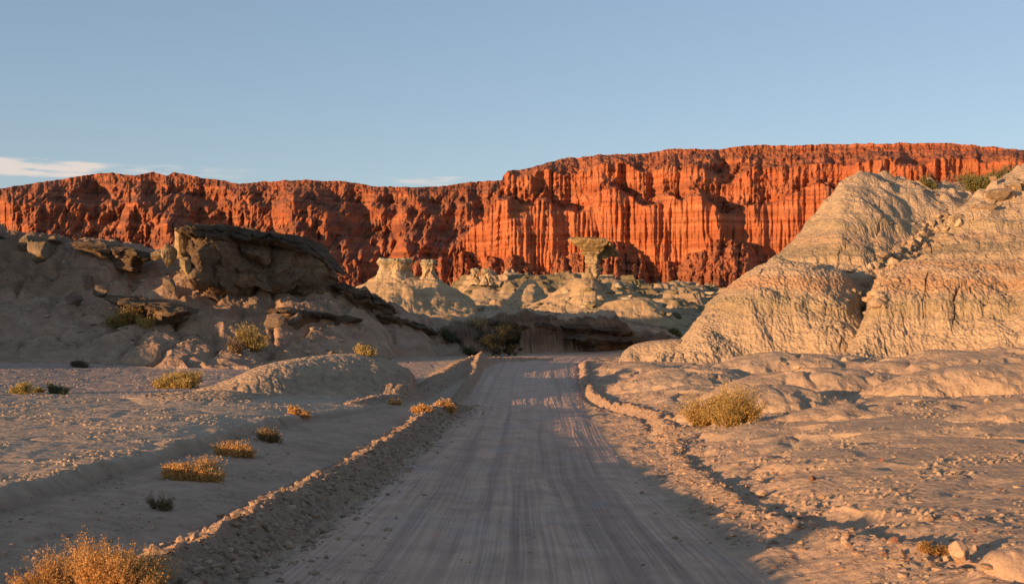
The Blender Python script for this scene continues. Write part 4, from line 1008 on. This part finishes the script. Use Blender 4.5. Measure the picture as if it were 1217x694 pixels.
def tuft_geo(rx, ry, h, nst, seed, c_lo, c_hi, leaf=True, spread=0.5, hvar=0.4, lw=0.012, leaves=14, wst=0.004):
    """a clump of upright stems, each feathered with small leaves"""
    rs_ = np.random.RandomState(seed)
    a = rs_.rand(nst) * 6.283; rr_ = np.sqrt(rs_.rand(nst))
    # a lumpy outline: several sub-clumps
    kx = rs_.uniform(-.75, .75, (9, 2)); ci = rs_.randint(0, 9, nst)
    off = rs_.normal(size=(nst, 2)) * 0.19
    bx = np.clip(kx[ci, 0] + off[:, 0], -1, 1) * rx; by = np.clip(kx[ci, 1] + off[:, 1], -1, 1) * ry
    q = np.clip(1 - (bx / rx) ** 2 * .55 - (by / ry) ** 2 * .55, 0.15, 1)
    hh = h * q ** 0.6 * rs_.uniform(1 - hvar, 1.05, nst) * rs_.uniform(.4, 1.2, 9)[ci]
    lean = np.stack([bx / rx * spread + rs_.normal(size=nst) * .22, by / ry * spread + rs_.normal(size=nst) * .22], -1)
    P0 = np.stack([bx * .75, by * .75, -0.03 + 0 * hh], -1)
    P1 = P0 + np.stack([lean[:, 0] * hh * .4, lean[:, 1] * hh * .4, hh * .55], -1)
    P2 = P0 + np.stack([lean[:, 0] * hh, lean[:, 1] * hh, hh], -1)
    Vs, Fs = ribbon(P0, P1, P2, np.full(nst, wst), rs_)
    cs = np.repeat(np.array(c_lo)[None] * rs_.uniform(.6, 1.0, (nst, 1)), 6, 0)
    # leaves along the upper two thirds
    nl = leaves
    t = rs_.uniform(.25, 1.0, (nst, nl)); t3 = t[..., None]
    pos = (1 - t3) ** 2 * P0[:, None] + 2 * t3 * (1 - t3) * P1[:, None] + t3 ** 2 * P2[:, None]
    pos = pos.reshape(-1, 3) + rs_.normal(size=(nst * nl, 3)) * lw * 1.2
    d1_ = rs_.normal(size=pos.shape); d1_[:, 2] = np.abs(d1_[:, 2]) + .7; d1_ /= np.linalg.norm(d1_, axis=1)[:, None]
    d2_ = np.cross(d1_, rs_.normal(size=pos.shape)); d2_ /= np.linalg.norm(d2_, axis=1)[:, None] + 1e-9
    L1 = (lw * rs_.uniform(1.0, 2.4, len(pos)))[:, None]; L2 = (lw * rs_.uniform(.35, .7, len(pos)))[:, None]
    Vl = np.stack([pos, pos + d1_ * L1 * .5 + d2_ * L2, pos + d1_ * L1, pos + d1_ * L1 * .5 - d2_ * L2], 1).reshape(-1, 3)
    Fl = np.arange(len(pos) * 4).reshape(-1, 4)
    k = rs_.rand(len(pos))[:, None]
    cl_ = np.repeat(np.array(c_lo)[None] * (1 - k) + np.array(c_hi)[None] * k, 4, 0)
    return (Vs, Fs, cs), (Vl, Fl, cl_)

def tuft(name, px, py_base, wpx, hpx, label, seed, c_lo, c_hi, group, cat='shrub', nst=260, leaves=14, d=None, spread=.5, hvar=.6, dens=1.0, dz=0.0):
    if d is None: x, y, z = hit(px, py_base)
    else:
        x, y = (px - CX) / F * d, d; z = ground_at(x, y)
    k = y / F
    rx = wpx * k / 2 * .86; h = hpx * k
    ry = rx * 0.75
    lw = max(0.010, y * 0.00085)
    e = empty(name, (x, y, z + dz), label, cat, group)
    (Vs, Fs, cs), (Vl, Fl, cl_) = tuft_geo(rx, ry, h, nst, seed, c_lo, c_hi, spread=spread, hvar=hvar, lw=lw, leaves=leaves, wst=max(0.003, y * 0.00022))
    # follow the ground below the clump
    gx, gy = Vs[:, 0] + x, Vs[:, 1] + y
    gz = terrain(np.array([[x - rx * .6, x, x + rx * .6]]), np.array([[y] * 3]))[0][0]
    sl = (gz[2] - gz[0]) / (1.2 * rx + 1e-6)
    sl = float(np.clip(sl, -.25, .25))
    Vs[:, 2] += sl * Vs[:, 0]; Vl[:, 2] += sl * Vl[:, 0]
    link('stems', to_mesh('stems', Vs, Fs, M_stem, cs), e)
    link('foliage', to_mesh('foliage', Vl, Fl, M_leaf, cl_), e)
    return e

OR1, OR2 = (0.38, 0.20, 0.06), (0.78, 0.46, 0.15)
YG1, YG2 = (0.30, 0.21, 0.07), (0.58, 0.42, 0.13)
GR1, GR2 = (0.07, 0.075, 0.03), (0.17, 0.16, 0.06)
g1 = 'dry orange tufts in the swale left of the road'
tuft('dry_shrub', 52, 714, 105, 58, 'rust orange dry shrub at the photo lower left corner, outer left clump', 1, OR1, OR2, g1, nst=900, leaves=30)
tuft('dry_shrub', 138, 706, 130, 70, 'tallest rust orange dry shrub at lower left, against the berm end', 2, OR1, OR2, g1, nst=1200, leaves=30)
tuft('dry_shrub', 190, 606, 32, 20, 'small brown tuft alone in the swale below the wide orange clump', 3, (0.13, 0.09, 0.05), (0.28, 0.19, 0.09), g1, nst=160, spread=.8)
tuft('dry_shrub', 228, 569, 108, 27, 'widest rust orange clump lying in the middle of the swale', 4, OR1, OR2, g1, nst=900, leaves=18)
tuft('dry_shrub', 279, 543, 66, 22, 'orange clump behind the widest one in the swale', 5, OR1, OR2, g1, nst=450, leaves=16)
tuft('dry_shrub', 322, 526, 46, 17, 'dull orange clump farthest along in the swale', 6, (0.17, 0.11, 0.05), (0.38, 0.25, 0.09), g1, nst=260)
g2 = 'orange tufts along the left berms'
tuft('dry_shrub', 356, 494, 34, 9, 'low orange tuft at the foot of the cracked clay mound', 7, OR1, OR2, g2, nst=160)
tuft('dry_shrub', 502, 489, 34, 10, 'orange tuft on the berm junction, left of the pair', 8, OR1, OR2, g2, nst=170)
tuft('dry_shrub', 530, 488, 28, 14, 'orange tuft at the berm tip beside the road, right of the pair', 9, OR1, OR2, g2, nst=170)
tuft('dry_shrub', 470, 481, 22, 6, 'tiny orange tuft on the far berm foot', 10, OR1, OR2, g2, nst=80)
g3 = 'yellow green shrubs on the left'
tuft('low_shrub', 26, 468, 30, 16, 'pale yellow shrub near the photo left edge on the plain', 11, YG1, (0.5, 0.42, 0.14), g3, nst=260, spread=.9)
tuft('low_shrub', 69, 468, 24, 12, 'small dark green shrub right of the pale yellow one', 12, GR1, GR2, g3, nst=160, spread=.9)
tuft('low_shrub', 46, 467, 14, 6, 'tiny olive shrub between the pale yellow and dark green shrubs', 13, GR1, YG2, g3, nst=60, spread=.9)
tuft('low_shrub', 214, 461, 70, 20, 'wide yellow green shrub in the wash behind the left plain', 14, YG1, YG2, g3, nst=620, spread=.9, leaves=18)
tuft('low_shrub', 434, 423, 34, 12, 'yellow tuft on top of the cracked clay mound', 15, YG1, (0.5, 0.38, 0.12), g3, nst=240, spread=.9, d=None)
tuft('low_shrub', 146, 388, 40, 26, 'bright yellow shrub on the shaded left hillside', 16, YG1, (0.45, 0.33, 0.1), g3, nst=420, spread=.8)
tuft('low_shrub', 171, 393, 16, 16, 'small yellow shrub right beside the bright yellow one', 17, YG1, YG2, g3, nst=140, spread=.8)
tuft('low_shrub', 298, 418, 30, 32, 'upright yellow green shrub at the foot of the left hill', 18, YG1, (0.42, 0.34, 0.1), g3, nst=380, spread=.8)
tuft('low_shrub', 279, 421, 18, 17, 'low brown shrub left of the upright yellow green one', 19, (0.14, .1, .06), (0.25, .18, .09), g3, nst=120, spread=.9)
tuft('low_shrub', 96, 436, 24, 8, 'flat brown shrub in the shaded wash', 20, (0.12, .08, .05), (0.2, .14, .08), g3, nst=120, spread=.9)
tuft('low_shrub', 48, 304, 36, 14, 'round grey yellow bush high on the left hill', 21, (0.16, .13, .07), (0.3, .24, .12), g3, nst=260, spread=.9)
g4 = 'shrubs on the right side'
tuft('desert_bush', 842, 506, 46, 44, 'yellow green bush on the right flat, smaller left half of the pair', 22, (0.30, .19, .06), (0.62, .42, .14), g4, nst=520, spread=.9, leaves=22)
tuft('desert_bush', 873, 506, 58, 52, 'yellow green bush on the right flat, taller right half of the pair', 23, (0.27, .18, .055), (0.56, .38, .12), g4, nst=700, spread=.9, leaves=22)
tuft('low_shrub', 1108, 656, 48, 16, 'small orange tuft beside the large clod at lower right', 24, OR1, (0.5, 0.3, 0.1), g4, nst=330, spread=.8)
tuft('desert_bush', 1168, 216, 62, 28, 'wide green bush on the skyline dip of the right mound', 25, (0.10, .10, .03), (0.27, .24, .08), g4, nst=600, spread=.8, d=118)
tuft('desert_bush', 1192, 213, 34, 26, 'dark green bush at the right end of the skyline dip', 26, (0.08, .08, .03), (0.22, .2, .07), g4, nst=400, spread=.8, d=119)
tuft('desert_bush', 1105, 215, 18, 14, 'small green bush alone on the skyline of the right mound', 27, (0.10, .10, .03), (0.25, .22, .08), g4, nst=160, spread=.8, d=115)
tuft('low_shrub', 803, 399, 18, 7, 'little green tuft between the bench and the cut bank', 28, (0.10, .10, .03), (0.22, .22, .06), g4, nst=120, d=None)
g5 = 'dark bushes in the shaded wash'
tuft('desert_bush', 537, 390, 26, 14, 'low dark bush at the foot of the left hill tail', 29, GR1, (.12, .11, .05), g5, nst=200, spread=1.0, d=105)
tuft('desert_bush', 556, 396, 30, 12, 'dark bush between the hill tail and the dark tree', 30, GR1, (.12, .11, .05), g5, nst=200, spread=1.0, d=104)

# --- small dark tree in the wash: trunk, limbs, crown of leaf clumps
def tree(px, py_base, d, wpx, hpx, label, seed):
    x, y = (px - CX) / F * d, d; z = ground_at(x, y)
    e = empty('desert_tree', (x, y, z), label, 'tree')
    k = d / F; R_ = wpx * k / 2; H_ = hpx * k
    rs_ = np.random.RandomState(seed)
    Vt, Ft = [], []
    def limb(a, b, r0, r1):
        a, b = np.array(a, float), np.array(b, float); ax = b - a; ax /= np.linalg.norm(ax)
        s1 = np.cross(ax, (0.3, 0.9, 0.1)); s1 /= np.linalg.norm(s1); s2 = np.cross(ax, s1)
        n0_ = sum(len(q) for q in Vt); rings_ = []
        for j in range(5):
            t = j / 4; c = a + (b - a) * t + rs_.normal(size=3) * r0 * 0.5 * (0 < j < 4); rr = r0 + (r1 - r0) * t
            rings_.append([c + rr * (math.cos(q) * s1 + math.sin(q) * s2) for q in np.linspace(0, 2 * math.pi, 7)[:-1]])
        Vt.append(np.array(rings_).reshape(-1, 3)); Ft.append(grid_faces(5, 6, wrap=True) + n0_)
    tips = []
    limb((0, 0, -.2), (.1, 0, H_ * .28), .13, .09)
    for i in range(11):
        a = i * 2.4 + rs_.rand(); el_ = rs_.uniform(.25, 1.2); ln_ = rs_.uniform(.55, .95)
        m_ = np.array((math.cos(a) * R_ * .45 * ln_, math.sin(a) * R_ * .45 * ln_, H_ * (.28 + .25 * el_)))
        t_ = np.array((math.cos(a) * R_ * ln_, math.sin(a) * R_ * ln_ * .8, H_ * (.3 + .6 * el_ * ln_ + .05)))
        limb((.1, 0, H_ * rs_.uniform(.1, .28)), m_, .06, .04); limb(m_, t_, .04, .012)
        tips += [m_, t_, (m_ + t_) / 2]
        for _ in range(3):
            q = t_ + rs_.normal(size=3) * R_ * .22; limb(m_ + (t_ - m_) * rs_.rand(), q, .02, .006); tips.append(q)
    Vt_, Ft_ = np.concatenate(Vt), np.concatenate(Ft)
    link('trunk', to_mesh('trunk', Vt_, Ft_, M_stem, np.tile((0.10, .075, .05), (len(Vt_), 1))), e)
    for _ in range(14):
        q = rs_.normal(size=3) * np.array((R_ * .5, R_ * .35, H_ * .12)) + np.array((0, 0, H_ * .22)); tips.append(np.abs(q) * np.array((np.sign(q[0]), np.sign(q[1]), 1)))
    tips = np.array(tips); nL = 10000
    c = tips[rs_.randint(0, len(tips), nL)] + rs_.normal(size=(nL, 3)) * R_ * np.array((.11, .11, .085))
    c = c[c[:, 2] > .1]
    nL = len(c)
    d1_ = rs_.normal(size=(nL, 3)); d1_ /= np.linalg.norm(d1_, axis=1)[:, None]; d2_ = np.cross(d1_, rs_.normal(size=(nL, 3))); d2_ /= np.linalg.norm(d2_, axis=1)[:, None]
    s = rs_.uniform(.03, .075, nL)[:, None]
    Vl = np.stack([c, c + d1_ * s + d2_ * s * .5, c + d1_ * s * 2, c + d1_ * s - d2_ * s * .5], 1).reshape(-1, 3)
    cc = np.repeat(np.array((0.030, .032, .015))[None] * rs_.uniform(.6, 1.8, (nL, 1)), 4, 0)
    link('crown', to_mesh('crown', Vl, np.arange(nL * 4).reshape(-1, 4), M_leaf, cc), e)
tree(586, 414, 101, 46, 40, 'dark spreading tree standing in the shaded wash beyond the road', 5)
tree(606, 412, 103, 24, 34, 'smaller dark tree touching the right side of the spreading tree', 8)
